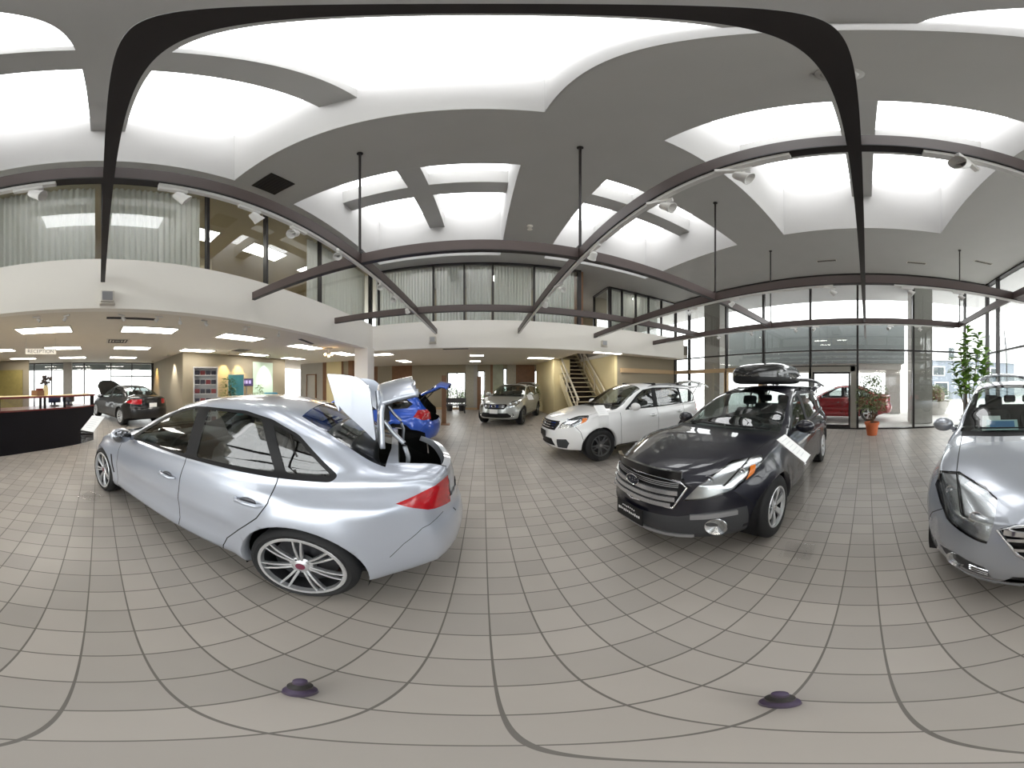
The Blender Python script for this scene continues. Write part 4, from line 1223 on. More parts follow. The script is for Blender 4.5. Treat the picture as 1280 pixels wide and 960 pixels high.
# ---- hanging beam grid (each beam one thing), rods
BW, BH = .055, .14
def beam(name, p0, p1, label, track=None):
    t = MB()
    d = Vector(p1) - Vector(p0)
    along_x = abs(d.x) > abs(d.y)
    z = HB
    if along_x: t.bb(p0[0], p1[0], p0[1] - BW / 2, p0[1] + BW / 2, z, z + BH)
    else: t.bb(p0[0] - BW / 2, p0[0] + BW / 2, p0[1], p1[1], z, z + BH)
    o = t.build(name, MATS['beam_brown'])
    tag(o, label, 'beam', 'hanging ceiling beams')
    b = MB()
    if along_x: b.bb(p0[0], p1[0], p0[1] - BW / 2 - .004, p0[1] + BW / 2 + .004, z - .012, z)
    else: b.bb(p0[0] - BW / 2 - .004, p0[0] + BW / 2 + .004, p0[1], p1[1], z - .012, z)
    b.build('bottom_flange', MATS['beam_black'], o)
    if track:
        b = MB()
        for (y0, y1) in track:
            if along_x: b.bb(y0, y1, p0[1] - .018, p0[1] + .018, z - .045, z - .012)
            else: b.bb(p0[0] - .018, p0[0] + .018, y0, y1, z - .045, z - .012)
        b.build('lighting_track', MATS['track_white'], o)
    return o
BX = [-1.41, 1.075, 3.58, 6.15]; BY = [.055, 2.56, 5.06]
e = .032
beam('ceiling_beam', (BX[0], -4.3, 0), (BX[0], 7.30, 0), 'brown beam nearest the curtained mezzanine, carrying white track lights', [(-3.9, -.25), (.35, 7.2)])
beam('ceiling_beam', (BX[1], -4.3, 0), (BX[1], 7.30, 0), 'brown beam with track lights between the two near skylights', [(-3.9, -.25), (.35, 7.2)])
beam('ceiling_beam', (BX[2], -4.3, 0), (BX[2], 7.30, 0), 'brown beam passing above the dark wagon with the roof box', [(-3.9, -.4), (.5, 7.0)])
beam('ceiling_beam', (BX[3], -2.45, 0), (BX[3], 7.6, 0), 'dark beam closest to the glass entrance wall', [(-2.3, 6.6)])
for k, y in enumerate(BY):
    segs = [(-3.50, BX[0] - e), (BX[0] + e, BX[1] - e), (BX[1] + e, BX[2] - e), (BX[2] + e, BX[3] - e)]
    o = MB()
    for (a, b_) in segs: o.bb(a, b_, y - BW / 2, y + BW / 2, HB, HB + BH)
    if k == 0: o.bb(BX[3] + e, XR - .08, y - BW / 2, y + BW / 2, HB, HB + BH)
    o = o.build('ceiling_beam', MATS['beam_brown'])
    tag(o, ['black cross beam running straight overhead through the middle of the ceiling', 'brown cross beam below the far skylights', 'brown cross beam nearest the back mezzanine front'][k], 'beam', 'hanging ceiling beams')
    fl = MB()
    for (a, b_) in segs: fl.bb(a, b_, y - BW / 2 - .004, y + BW / 2 + .004, HB - .012, HB)
    fl.build('bottom_flange', MATS['beam_black'], o)
# short beam joining the corner of the grid towards the rear glass
o = MB(); y = -2.45
for (a, b_) in ((BX[0] + e, BX[1] - e), (BX[1] + e, BX[2] - e), (BX[2] + e, BX[3])): o.bb(a, b_, y - BW / 2, y + BW / 2, HB, HB + BH)
o = o.build('ceiling_beam', MATS['beam_brown']); tag(o, 'grey cross beam over the silver crossover near the tall fig', 'beam', 'hanging ceiling beams')
rods = [(BX[0], BY[1], 'beside the far skylight left edge'), (BX[1], BY[1], 'between the two far skylights'), (BX[2], BY[1], 'over the white wagon'), (BX[3], BY[1], 'near the back of the glass wall'), (BX[3], -2.45, 'near the tall fig plant')]
for x, y, w in rods:
    t = MB(); t.cyl((x, y, HB + BH), (x, y, HC - .02), .017, n=10); t.cyl((x, y, HC - .02), (x, y, HC), .04, n=12)
    t.box((x, y, HB + BH + .02), (.075, .075, .04))
    tag(t.build('ceiling_hanger', MATS['beam_black']), 'thin black hanger rod from ceiling to beam, ' + w, 'rod', 'ceiling hanger rods')

# ---- mezzanine fronts (fascia), slabs, glazing
w = MB(); w.bb(XL - .18, XL, YB, YF, 2.69, 3.55)
struct(w.build('wall_left', MATS['fascia_white']), 'white mezzanine front on the left')
w = MB(); w.bb(XL - .18, XR - .45, YF, YF + .18, 2.66, 3.52)
struct(w.build('wall_back', MATS['fascia_white']), 'white mezzanine front at the back')
w = MB()
w.bb(-13.5, XL - .18, -6.2, 15.0, ZL, ZL + .14)
w.bb(XL - .18, 3.5, YF + .18, 15.0, ZL, ZL + .14); w.bb(5.0, XR, YF + .18, 8.5, ZL, ZL + .14); w.bb(3.5, 5.0, YF + .18, 8.6, ZL, ZL + .14); w.bb(5.0, 8.4, 8.5, 15.0, ZL, ZL + .14); w.bb(3.5, 5.0, 12.6, 15, ZL, ZL + .14)
struct(w.build('ceiling_low', MATS['low_ceiling']), 'low ceiling under the mezzanine')
w = MB(); w.bb(-9.4, XL - .18, YB, 7.4, ZL + .15, 3.30); w.bb(XL - .18, 3.5, YF + .18, 12.5, ZL + .15, 3.30); w.bb(5.0, XR, YF + .18, 12.5, ZL + .15, 3.3)
struct(w.build('floor_upper', MATS['carpet']), 'upper floor slab')

# upper glazing, left side
GXL, GYB = XL - .11, YF + .10
def glazing(name, p0, p1, z0, z1, mull, pane, frame=.05, depth=.10, trans=(), mm='mullion', top=True):
    """glass wall from p0 to p1 (2-D) with vertical mullions at distances mull and transoms at heights trans"""
    p0, p1 = Vector((p0[0], p0[1], 0)), Vector((p1[0], p1[1], 0))
    d = (p1 - p0); L = d.length; d.normalize()
    a = atan2(d.y, d.x)
    g = MB(); c = (p0 + p1) / 2
    g.box((c.x, c.y, (z0 + z1) / 2), (L, .010, z1 - z0), rz=a)
    o = struct(g.build(name, MATS[pane]), 'glass wall')
    fr = MB()
    for s in mull:
        wd = frame
        if isinstance(s, tuple): s, wd = s
        q = p0 + d * s
        fr.box((q.x, q.y, (z0 + z1) / 2), (wd, depth, z1 - z0), rz=a)
    for t in trans:
        hgt = .05
        s0, s1 = 0, L
        if isinstance(t, tuple): t, hgt, s0, s1 = t
        q = p0 + d * ((s0 + s1) / 2)
        fr.box((q.x, q.y, t), (s1 - s0, depth * .9, hgt), rz=a)
    if top:
        fr.box((c.x, c.y, z1 - .03), (L, depth, .06), rz=a); fr.box((c.x, c.y, z0 + .02), (L, depth, .04), rz=a)
    fo = struct(fr.build('window_frame', MATS[mm], o))
    return o
ZU0, ZU1 = 3.30, HC
glazing('window_5', (GXL, YB), (GXL, GYB), ZU0, ZU1, [v - YB for v in (-3.4, -1.65, .06, 1.74, 2.98, 4.65)] + [(GYB - YB - .05, .14)], 'upper_pane')
glazing('window_6', (GXL, GYB), (3.14, GYB), ZU0, ZU1, [v - GXL for v in (-3.38, -1.53, -.57, .30, 1.58)] + [(3.14 - GXL - .05, .12)], 'upper_pane')
glazing('window_7', (4.72, 8.36), (XR, 8.36), ZU0, ZU1, [(.05, .12), .62, 1.31, 2.0, 2.75], 'upper_pane')
glazing('window_8', (4.72, 9.7), (4.72, 8.36), ZU0, ZU1, [.05], 'upper_pane')

def curtain(name, p0, p1, z0, z1, label, per=.105, amp=.03):
    p0, p1 = Vector((p0[0], p0[1])), Vector((p1[0], p1[1]))
    d = p1 - p0; L = d.length; d.normalize(); nrm = Vector((-d.y, d.x))
    N = int(L / .0125)
    rnd = random.Random(hash(name + label) % 1000 if False else len(label) * 7 + int(L * 10))
    ph = 0; V = []; F = []
    for i in range(N + 1):
        ph += .0125 / per * 2 * pi * rnd.uniform(.6, 1.5)
        o = amp * sin(ph) + .012 * sin(ph * .37)
        q = p0 + d * (i * .0125)
        for k in range(4):
            z = z0 + (z1 - z0) * k / 3
            qq = q + nrm * (o * (1.15 - .3 * k / 3))
            V.append((qq.x, qq.y, z))
    for i in range(N):
        for k in range(3):
            F.append((i * 4 + k, i * 4 + 4 + k, i * 4 + 5 + k, i * 4 + 1 + k))
    b = MB(); b.raw(V, F)
    return tag(b.build(name, MATS['sheer'], None, smooth='all'), label, 'curtain', 'sheer curtains of the upper offices')
cx = GXL - .22; cy = GYB + .22
curtain('curtain', (cx, YB + .1), (cx, -.05), ZU0, HC - .02, 'white pleated sheer curtain behind upper glass left of the black overhead beam end')
curtain('curtain', (cx, .12), (cx, 1.70), ZU0, HC - .02, 'white pleated sheer curtain behind upper glass beside the uncurtained office')
curtain('curtain', (cx, 4.45), (cx, GYB - .1), ZU0, HC - .02, 'white sheer curtain at the mezzanine inner corner, side wall')
xx = [GXL, -1.53, -.57, .30, 1.58, 3.05]
nm = ['next to the inner corner', 'second pane from the inner corner', 'middle pane', 'second pane from the recess', 'next to the brown recess']
for i in range(5):
    curtain('curtain', (xx[i] + .05, cy), (xx[i + 1] - .04, cy), ZU0, HC - .02, 'white sheer curtain on the back mezzanine, ' + nm[i])
curtain('curtain', (4.8, 8.62), (6.05, 8.62), ZU0, HC - .02, 'grey-white sheer curtain right of the stair recess, upper floor')
curtain('curtain', (6.1, 8.62), (7.45, 8.62), ZU0, HC - .02, 'grey-white sheer curtain upstairs nearest the glass entrance wall')
w = MB(); w.bb(-9.3, GXL - .06, YB, 7.5, HC - .03, HC - .004)
struct(w.build('ceiling_office', mat('office_ceiling', srgb(190, 178, 150), .8)), 'beige ceiling of the upstairs office')
# upper offices: back walls
w = MB()
w.bb(-9.4, -9.3, YB - .1, 7.5, 3.3, HC); w.bb(-9.4, XL - .2, YB - .1, YB, 3.3, HC); w.bb(-9.3, -4.0, 7.5, 7.6, 3.3, HC)
w.bb(-6.5, -6.42, 1.0, 3.2, 3.3, HC)
struct(w.build('wall_upper', MATS['office_ceiling']), 'beige office wall upstairs')
w = MB(); w.bb(3.14, 3.26, GYB + .06, 9.7, 3.3, HC)
struct(w.build('wall_recess', MATS['wood_brown']), 'brown wall of the stair recess')
w = MB(); w.bb(-4.0, 3.2, 9.7, 9.8, 3.3, HC); w.bb(3.2, XR, 12.4, 12.5, 2.72, HC); w.bb(4.76, XR, 9.75, 9.85, 3.3, HC)
struct(w.build('wall_upper', MATS['wall_beige']), 'beige back wall upstairs')

# ---- ground floor walls
def wall(name, x0, x1, y0, y1, m, z0=0, z1=ZL, label=None):
    w = MB(); w.bb(x0, x1, y0, y1, z0, z1)
    return struct(w.build(name, MATS[m]), label)
wall('wall_reception', -13.3, -8.4, 3.0, 3.12, 'wall_beige', label='wall beyond the black sedan')
wall('wall_showcase', -8.5, -8.4, 3.12, 8.0, 'wall_beige', label='wall with the brochure rack')
wall('wall_far', -13.5, -8.5, 8.0, 8.1, 'wall_grey')
wall('wall_end', -13.6, -3.0, 14.9, 15.0, 'wall_grey')
# far corner seen between the column and the wall: cream panels and brown posts
wall('wall_cream', -7.9, -6.9, 10.6, 10.75, 'wall_cream', label='cream wall panel'); wall('trim_10', -8.15, -7.9, 10.6, 10.75, 'wood_brown')
wall('wall_grey_panel', -9.8, -8.15, 10.6, 10.75, 'wall_grey')
wall('trim_11', -6.9, -6.8, 10.55, 10.75, 'wood_brown'); wall('wall_cream', -6.8, -6.45, 10.6, 10.75, 'wall_beige'); wall('trim_12', -6.45, -6.2, 10.5, 10.75, 'wood_brown')
# back wall pieces at y = 14.75 (from left to right)
YW = 14.72
def bx(px): return YW * tan(radians((px - 603.7) / 5.3333))
mat('picture_green', srgb(150, 152, 126), .35, noise=.35, nscale=2)
segs = [(455, 466, 'wall_beige'), (466, 472, 'wood_brown'), (472, 490, 'wall_beige'), (490, 515, 'wood_brown'), (515, 541, 'wall_beige'), (541, 559, 'wall_beige'), (582, 592, 'stone_speckle'), (592, 597, 'concrete'), (606, 613, 'wall_beige'), (613, 616, 'wood_brown'), (616, 629, 'picture_green'), (634, 645, 'stone_speckle'), (645, 668, 'wood_brown'), (681, 688, 'wood_brown'), (688, 702, 'wall_cream'), (702, 760, 'vent_dark'), (760, 790, 'wall_cream')]
for i, (a, b_, m) in enumerate(segs):
    wall('wall_back', bx(a), bx(b_), YW, YW + .2, m, label='back wall panel of the ground floor')
for (a, b_, z0, z1, m) in [(559, 582, 2.25, ZL, 'wall_beige'), (597, 606, 2.35, ZL, 'wall_beige'), (629, 634, 2.5, ZL, 'wall_beige'), (668, 681, 2.4, ZL, 'wall_beige')]:
    wall('wall_back', bx(a), bx(b_), YW, YW + .2, m, z0, z1, 'lintel over back window')
wn = 20
for (a, b_, z1) in [(559, 582, 2.25), (597, 606, 2.35), (629, 634, 2.5), (668, 681, 2.4)]:
    glazing('window_%d' % wn, (bx(a), YW + .1), (bx(b_), YW + .1), 0, z1, [.03, bx(b_) - bx(a) - .03] + ([(bx(571) - bx(559))] if a == 559 else []), 'pane'); wn += 1
wall('door_3', bx(596.5), bx(601.5), YW - .10, YW - .04, 'wood_brown', .01, 2.0, 'brown door leaf standing ajar at the back')
wall('wall_stairs', 3.4, 4.05, 10.9, 11.0, 'wall_cream', label='cream wall under the staircase')
wall('trim_15', bx(455), bx(690), YW - .03, YW, 'lit_header_tan', 0, .12, 'tan baseboard of the back wall')
wall('wall_stairs', 3.25, 3.40, 10.9, 14.7, 'wall_cream', label='cream wall beside the staircase')
wall('wall_stairs', 5.15, 8.4, 8.42, 8.54, 'wall_beige', label='beige wall right of the staircase')
wall('wall_stairs', 5.03, 5.15, 8.42, 12.5, 'wall_cream', label='cream wall behind the stairs')
# header over storefront on the right back corner, its light painted in as tan
wall('trim_16', 5.3, XR - .05, 8.34, 8.42, 'lit_header_tan', 2.02, 2.20, 'header band with warm light painted in as tan')
# column under the mezzanine corner
wall('column_1', -3.98, -3.50, 6.86, 7.33, 'fascia_white', label='white square column below the mezzanine corner')

# ---- left ground floor: glass wall to the street
glazing('window_9', (-13.3, 3.0), (-13.3, -6.2), 0, ZL, [(.05, .12), 1.2, 2.35, (3.8, .06), 5.6, 6.6, 8.0], 'pane', trans=[(1.98, .07, .05, 2.35)])
wall('wall_side', -13.3, -12.9, -1.9, -1.45, 'concrete', label='concrete pier in the street window')
wall('wall_side', -13.4, -3.6, -6.3, -6.2, 'wall_grey', label='wall behind the reception')
wall('wall_side', -11.6, -11.5, -6.2, -3.4, 'wall_beige', label='wall with the olive opening')

# ---- right glass wall and rear glass wall
mulY = [7.42, 5.40, 3.75, 1.96, .32, -1.60, -3.53]
glazing('window_10', (XR, 8.36), (XR, YB), 0, HC, [(8.36 - y) for y in mulY] + [.05], 'pane', frame=.07, depth=.14,
        trans=[(2.71, .05, 0, 12.81), (2.17, .04, 3.0, 8.05)])
hd = MB()
hd.bb(XR - .07, XR + .07, .40, 3.75, 1.98, 2.15); hd.bb(XR - .07, XR + .07, .36, .56, 0, 2.15); hd.bb(XR - .07, XR + .07, 3.62, 3.78, 0, 2.15); hd.bb(XR - .07, XR + .07, 1.88, 2.02, 0, 1.98)
struct(hd.build('door_1', MATS['header_grey']), 'grey entrance door frame')
hd = MB(); hd.bb(XR - .07, XR + .07, 3.8, 8.3, 2.02, 2.18); hd.bb(XR - .07, XR + .07, 3.78, 3.95, 0, 2.18); hd.bb(XR - .07, XR + .07, 5.36, 5.48, 0, 2.02)
struct(hd.build('trim_17', MATS['lit_header_tan']), 'storefront header with warm light painted in as tan')
dl = MB(); dl.bb(XR - .03, XR + .03, .57, .63, .02, 1.97); dl.bb(XR - .03, XR + .03, 1.82, 1.88, .02, 1.97); dl.bb(XR - .03, XR + .03, .63, 1.82, .02, .14); dl.bb(XR - .03, XR + .03, .63, 1.82, 1.90, 1.97)
struct(dl.build('door_2', MATS['mullion']), 'dark framed glass entrance door leaf')
glazing('window_11', (XR, YB), (XL, YB), 0, HC, [(.05, .1), .85, 2.7, 4.5, 6.3, 8.1, 9.9], 'pane', frame=.07, depth=.14, trans=[2.71])
# solid remainder behind the camera's left
wall('wall_rear', -13.4, XL, -6.35, -6.25, 'wall_grey')

# ---- outside
g = MB(); g.bb(XR + .06, 60, -60, 60, -.15, -.03); g.bb(-60, -13.65, -60, 60, -.15, -.03); g.bb(-13.65, XR + .06, 15.05, 60, -.15, -.03); g.bb(-13.65, XR + .06, -60, -6.4, -.15, -.03)
struct(g.build('ground_outside', MATS['ext_ground']))
w = MB(); w.bb(XR + .12, 11.1, -6.9, 12.0, 5.50, 5.75); w.bb(XL, XR + .12, -6.9, YB - .12, 5.50, 5.75)
struct(w.build('roof_soffit', MATS['ext_white']), 'pale soffit outside the glass wall')
w = MB(); w.bb(-17.5, -13.45, -8, 6, 2.95, 3.15); w.bb(-17.5, -17.2, -8, 6, 2.55, 2.95)
struct(w.build('roof_soffit', MATS['ext_grey']), 'grey soffit outside the street window')
w = MB(); w.bb(12.6, 17.0, -1.95, 9.5, 2.62, 4.75)
struct(w.build('beam_canopy', MATS['ext_grey']), 'grey canopy across the drive')
w = MB(); w.bb(12.75, 16.8, -1.8, 9.3, 2.3, 2.62); w.bb(12.8, 13.5, -1.75, -1.0, 0, 2.62)
struct(w.build('column_canopy', MATS['concrete']), 'concrete canopy support')
w = MB(); w.bb(9.3, 10.1, -2.55, -1.70, 0, 5.5)
struct(w.build('column_2', MATS['concrete']), 'concrete column outside the glass wall')
w = MB(); w.bb(9.3, 10.1, 6.4, 7.3, 0, 5.5)
struct(w.build('column_3', MATS['concrete']), 'concrete column outside the glass wall')
# ================================================================== THE CARS
def solidify(o, t=.03):
    m = o.modifiers.new('thickness', 'SOLIDIFY'); m.thickness = t; m.offset = -1
    m.material_offset = 1 if len(o.data.materials) > 1 else 0
    m.material_offset_rim = 0

def open_tail(res, B, hq, hz, ang, glass_too=True, inner=True):
    objs = list(res['tail'].values()) + (list(res['rear_window'].values()) if glass_too else [])
    rot_about(objs, B.q2x(hq), hz, radians(ang))
    if inner:
        solidify(res['tail'][0], .035)
    return objs

def gas_struts(B, root, pts):
    for (a, b_) in pts:
        t = MB(); t.cyl(a, b_, .010, n=8); a, b_ = Vector(a), Vector(b_)
        t.cyl(a, a.lerp(b_, .55), .014, n=8)
        t.build('gas_strut', MATS['car_black'], root)

def plate(B, parent, z, m, text=None, tm=None, y=0, w=.30, h=.15, rear=False, off=.02, name='license_plate', text2=None, tilt=0):
    x = (B.front_x(y, z) + off) if not rear else (B.rear_x(y, z) - off)
    b = MB(); b.box((x, y, z), (.012, w, h), bevel=.004)
    o = b.build(name, MATS[m], parent)
    r = (pi / 2, 0, pi / 2) if not rear else (pi / 2, 0, -pi / 2)
    s = 1 if not rear else -1
    if text:
        text_obj('plate_text', text, .055, MATS[tm], o, (x + s * .0075, y, z + (.0 if not text2 else -.012)), r, .0005)
    if text2:
        text_obj('plate_text', text2, .03, MATS[tm], o, (x + s * .0075, y, z + .045), r, .0005)
    return o

def fog_lamps(B, root, y, z, r=.055, m='lens_clear', off=.0):
    for s in (1, -1):
        x = B.front_x(y, z)
        nrm = Vector((1, .55 * s, 0)).normalized()
        M = Matrix.Translation((x + off, y * s, z)) @ Vector((0, 0, 1)).rotation_difference(nrm).to_matrix().to_4x4()
        b = MB(); b.lathe([(r * .2, -.02), (r, .004), (r * 1.25, .012), (r * 1.32, .0), (r * 1.2, -.02)], 28, M)
        o = b.build('fog_lamp', MATS['lamp_chrome'], root, smooth=40)
        b = MB(); b.lathe([(0, .012), (r * .6, .010), (r, .004)], 28, M); b.build('fog_lens', MATS['lens_clear'], o, smooth='all')

def roof_rails(B, root, q0, q1, m, inset=.06, h=.05):
    for s in (1, -1):
        pts = []
        for i in range(15):
            qq = q0 + (q1 - q0) * i / 14
            sec = B.section(qq)
            y, z = sec[11][0] - .01, sec[11][1]
            lift = h * min(1, 4 * min(i, 14 - i) / 14 + .08)
            pts.append((B.q2x(qq), (y - inset * .3) * s, z + lift))
        b = MB(); b.tube(pts, .018, flat=(.034, .030))
        for i in (1, 7, 13):
            x, y, z = pts[i]
            b.box((x, y, z - .025), (.10, .034, .06), bevel=.008)
        b.build('roof_rail', MATS[m], root, smooth=40)

def crossbars(B, root, qs, m, zadd=.075):
    for qq in qs:
        sec = B.section(qq); y, z = sec[11][0], sec[11][1]
        b = MB(); x = B.q2x(qq)
        b.tube([(x, -y - .02, z + zadd), (x, y + .02, z + zadd)], .02, flat=(.06, .026))
        for s in (1, -1): b.box((x, (y - .01) * s, z + zadd - .015), (.09, .07, .045), bevel=.01)
        b.build('roof_crossbar', MATS[m], root, smooth=40)

# ---------------------------------------------------------------- silver sedan with its boot open
r, B, res = make_car(WRX, 'sedan', 'silver sedan with open boot lid and tall rear wing', (-2.43, 1.32), (-.938, -.348), MATS['paint_silver'])
carA = r
lid = res['tail'][0]
hq, hz = 4.08, 1.13
hx = B.q2x(hq)
def lidpt(d, h, y): return Vector((hx - d, y, hz - .012 - .03 * d + h))
w = MB()
foil = [(.27, .215), (.33, .238), (.42, .242), (.50, .235), (.52, .225), (.44, .215), (.34, .208)]
ys = [-.56 + 1.12 * i / 12 for i in range(13)]
V = []
for y in ys:
    for (d, h) in foil: V.append(lidpt(d, h - .02 * (abs(y) / .56) ** 2, y))
nf = len(foil)
F = [(i * nf + j, i * nf + (j + 1) % nf, (i + 1) * nf + (j + 1) % nf, (i + 1) * nf + j) for i in range(12) for j in range(nf)] + [tuple(range(nf)), tuple(12 * nf + j for j in reversed(range(nf)))]
w.raw(V, F)
for s in (1, -1):
    prof = round_poly([(.05, -.02), (.15, .055), (.27, .165), (.36, .215), (.525, .245), (.50, .12), (.47, .035), (.40, -.02)], [.02, .06, .08, .06, .012, .05, .06, .03], 4)
    V = [lidpt(p.x, p.y, (.555 + .02) * s) for p in prof] + [lidpt(p.x, p.y, (.555 - .02) * s) for p in prof]
    n = len(prof)
    w.raw(V, [tuple(range(n)), tuple(range(2 * n - 1, n - 1, -1))] + [(i, (i + 1) % n, n + (i + 1) % n, n + i) for i in range(n)])
wing = w.build('rear_wing', MATS['paint_silver'], lid, smooth=35)
rot_about([lid, wing], hx, hz, radians(98))
for o_ in (lid, wing): o_.data.transform(Matrix.Translation((.17, 0, .02)))   # gooseneck arms carry the lid forward
solidify(lid, .03)
for s in (1, -1):
    t = MB()
    pts = [Vector((hx - a, .50 * s, hz + b_)) for a, b_ in ((-.14, .40), (-.13, .30), (-.10, .20), (-.04, .12), (.03, .05), (.06, -.05), (.05, -.22))]
    sm = []
    for i in range(len(pts) - 1):
        for k in range(4): sm.append(pts[i].lerp(pts[i + 1], k / 4))
    sm.append(pts[-1])
    t.tube(sm, .016, n=10); t.build('lid_hinge_arm', MATS['paint_silver_warm'], r, smooth=50)
t = MB(); t.bb(B.q2x(4.36), B.q2x(3.6), -.50, .50, .50, .53); t.bb(B.q2x(3.62), B.q2x(3.58), -.62, .62, .5, .98); t.build('boot_floor', MATS['car_black'], r)
t = MB(); V = []; n_ = 14
for i in range(n_ + 1):
    y = -.53 + 1.06 * i / n_
    for (z, o_) in ((.74, .010), (.80, .008), (.90, .010), (.985, .022), (1.0, .07), (.95, .10)): V.append((B.rear_x(y, z) + o_, y, z))
t.raw(V, [(i * 6 + j, i * 6 + j + 1, i * 6 + 7 + j, i * 6 + 6 + j) for i in range(n_) for j in range(5)]); t.build('boot_sill', MATS['paint_silver'], r, smooth=50)
r.scale = (1.0, 1.0, .985)

# ---------------------------------------------------------------- dark wagon with a roof box
r, B, res = make_car(OUTBACK, 'station_wagon', 'dark grey-blue station wagon carrying a glossy black roof box', (3.36, 1.68), (-1, -.02), MATS['paint_greyblue'])
carB = r
grille_bars(B, 'grille_bar', r, [.74, .685, .63], [.41, .40, .375], MATS['grille_silver'], off=.014, flat=(.024, .040))
for zz in (.80, .785, .815): grille_bars(B, 'grille_mesh_bar', r, [zz], [.40], MATS['steel_grey'], off=.006, rad=.004)
g = MB(); ring = [(-.40, .83), (0, .845), (.40, .83), (.455, .79), (.39, .60), (0, .585), (-.39, .60), (-.455, .79)]
g.tube([(B.front_x(y, z) + .008, y, z) for y, z in ring], .012, n=8, closed=True); g.build('grille_surround', MATS['chrome'], r, smooth=50)
badge('emblem', r, (B.front_x(0, .775) + .035, 0, .775), (1, 0, .1), .085, .045)
d = MB()
pts = [(B.front_x(y, .88) + .03 - .02 * abs(y), y, .885 + .02 * (1 - (y / .5) ** 2)) for y in [-.42 + .84 * i / 20 for i in range(21)]]
d.tube(pts, .02, flat=(.035, .07)); d.build('bonnet_deflector', MATS['paint_black'], r, smooth=40)
fog_lamps(B, r, .64, .41, .068, off=.03)
for s in (1, -1):
    t = MB(); t.tube([(B.front_x(y, .52) + .012, y * s, .525) for y in (.50, .58, .66, .74)], .02, flat=(.03, .045)); t.build('fog_lamp_brow', MATS['track_white'] if False else MATS['steel_grey'], r, smooth=40)
t = MB(); t.tube([(B.front_x(y, .30) + .015, y, .30) for y in [-.5 + i / 12 for i in range(13)]], .015, flat=(.03, .03)); t.build('skid_strip', MATS['steel_grey'], r, smooth=40)
pl = plate(B, r, .44, 'car_black', w=.36, h=.17, off=.03)
rn = random.Random(4); xp = B.front_x(0, .44) + .0365
for (zz, y0, n_, st, hh) in ((.485, -.085, 7, .026, .020), (.435, -.145, 12, .0255, .030)):
    t = MB()
    for k in range(n_):
        t.box((xp, y0 + st * k, zz + rn.uniform(-.003, .003)), (.001, st * .62, hh * rn.uniform(.6, 1.0)))
    t.build('plate_lettering', MATS['paper'], pl)
#text_obj('deflector_text', 'Outback', .06, MATS['steel_grey'], r, (B.front_x(.28, .90) + .04, .28, .90), (pi / 2 - .5, 0, pi / 2), .0004)
roof_rails(B, r, 2.5, 4.2, 'car_black', h=.035)
crossbars(B, r, (2.95, 3.75), 'car_black', zadd=.05)
open_tail(res, B, 4.25, 1.53, 70)
gas_struts(B, r, [((B.q2x(4.35), s * .58, 1.30), (B.q2x(4.70), s * .60, 1.62)) for s in (1, -1)])
r.scale = (.955, .97, .945)

# roof box, resting on the bars of the dark wagon
def roof_box(loc, heading):
    o = thing('roof_box', 'glossy black roof cargo box with pale side flashes', 'roof box', loc, atan2(heading[1], heading[0]))
    def shell(z0, z1, k0):
        m = MB(); V = []; N = 24; M_ = 16
        for i in range(N + 1):
            u = -1 + 2 * i / N
            x = .86 * u
            wdt = .41 * (1 - abs(u) ** 3.2 * (.55 if u > 0 else .25)) * (1 if abs(u) < 1 else .8)
            hh = (1 - max(0, u) ** 2.2 * .62 - max(0, -u) ** 4 * .25)
            for j in range(M_ + 1):
                a = pi * j / M_
                cy = cos(a); sy = sin(a)
                y = wdt * math.copysign(abs(cy) ** .55, cy)
                z = z0 + (z1 - z0) * (hh if k0 else 1) * abs(sy) ** .5
                V.append((x, y, z))
        F = [(i * (M_ + 1) + j, i * (M_ + 1) + j + 1, (i + 1) * (M_ + 1) + j + 1, (i + 1) * (M_ + 1) + j) for i in range(N) for j in range(M_)]
        F += [tuple(range(M_ + 1)), tuple(N * (M_ + 1) + j for j in reversed(range(M_ + 1)))]
        F += [(i * (M_ + 1), (i + 1) * (M_ + 1), (i + 1) * (M_ + 1) + M_, i * (M_ + 1) + M_) for i in range(N)]
        m.raw(V, F); return m
    shell(.11, .37, True).build('box_lid', MATS['paint_black'], o, smooth=50)
    shell(.11, .0, False).build('box_base', MATS['car_black'], o, smooth=50)
    for s in (1, -1):
        f = MB(); f.tube([(-.6, .405 * s, .16), (-.2, .415 * s, .22), (.2, .41 * s, .21), (.55, .36 * s, .15)], .012, flat=(.02, .035)); f.build('side_flash', MATS['steel_grey'], o, smooth=50)
        f = MB(); f.box((.1, .415 * s, .105), (.07, .02, .03), bevel=.005); f.build('lock', MATS['chrome'], o)
    return o
rb = roof_box((3.98, 1.69, 1.545), (-1, -.02))
rb.scale = (1.05, 1.05, 1.0)

# ---------------------------------------------------------------- white crossover
r, B, res = make_car(FORESTER, 'crossover', 'white crossover with open rear hatch and dark alloy wheels', (3.40, 5.10), (-1, -.06), MATS['paint_white'])
carC = r
grille_bars(B, 'grille_bar', r, [.815, .765, .715], [.40, .41, .38], MATS['chrome'], off=.012, flat=(.02, .022))
badge('emblem', r, (B.front_x(0, .765) + .03, 0, .765), (1, 0, .1), .075, .04)
plate(B, r, .56, 'car_black', None, None, w=.30, h=.13, off=.02)
roof_rails(B, r, 2.4, 4.05, 'steel_grey'); crossbars(B, r, (2.6, 3.5), 'car_black')
open_tail(res, B, 4.13, 1.56, 72)
gas_struts(B, r, [((B.q2x(4.25), s * .60, 1.34), (B.q2x(4.55), s * .62, 1.66)) for s in (1, -1)])
r.scale = (.96, .98, .96)

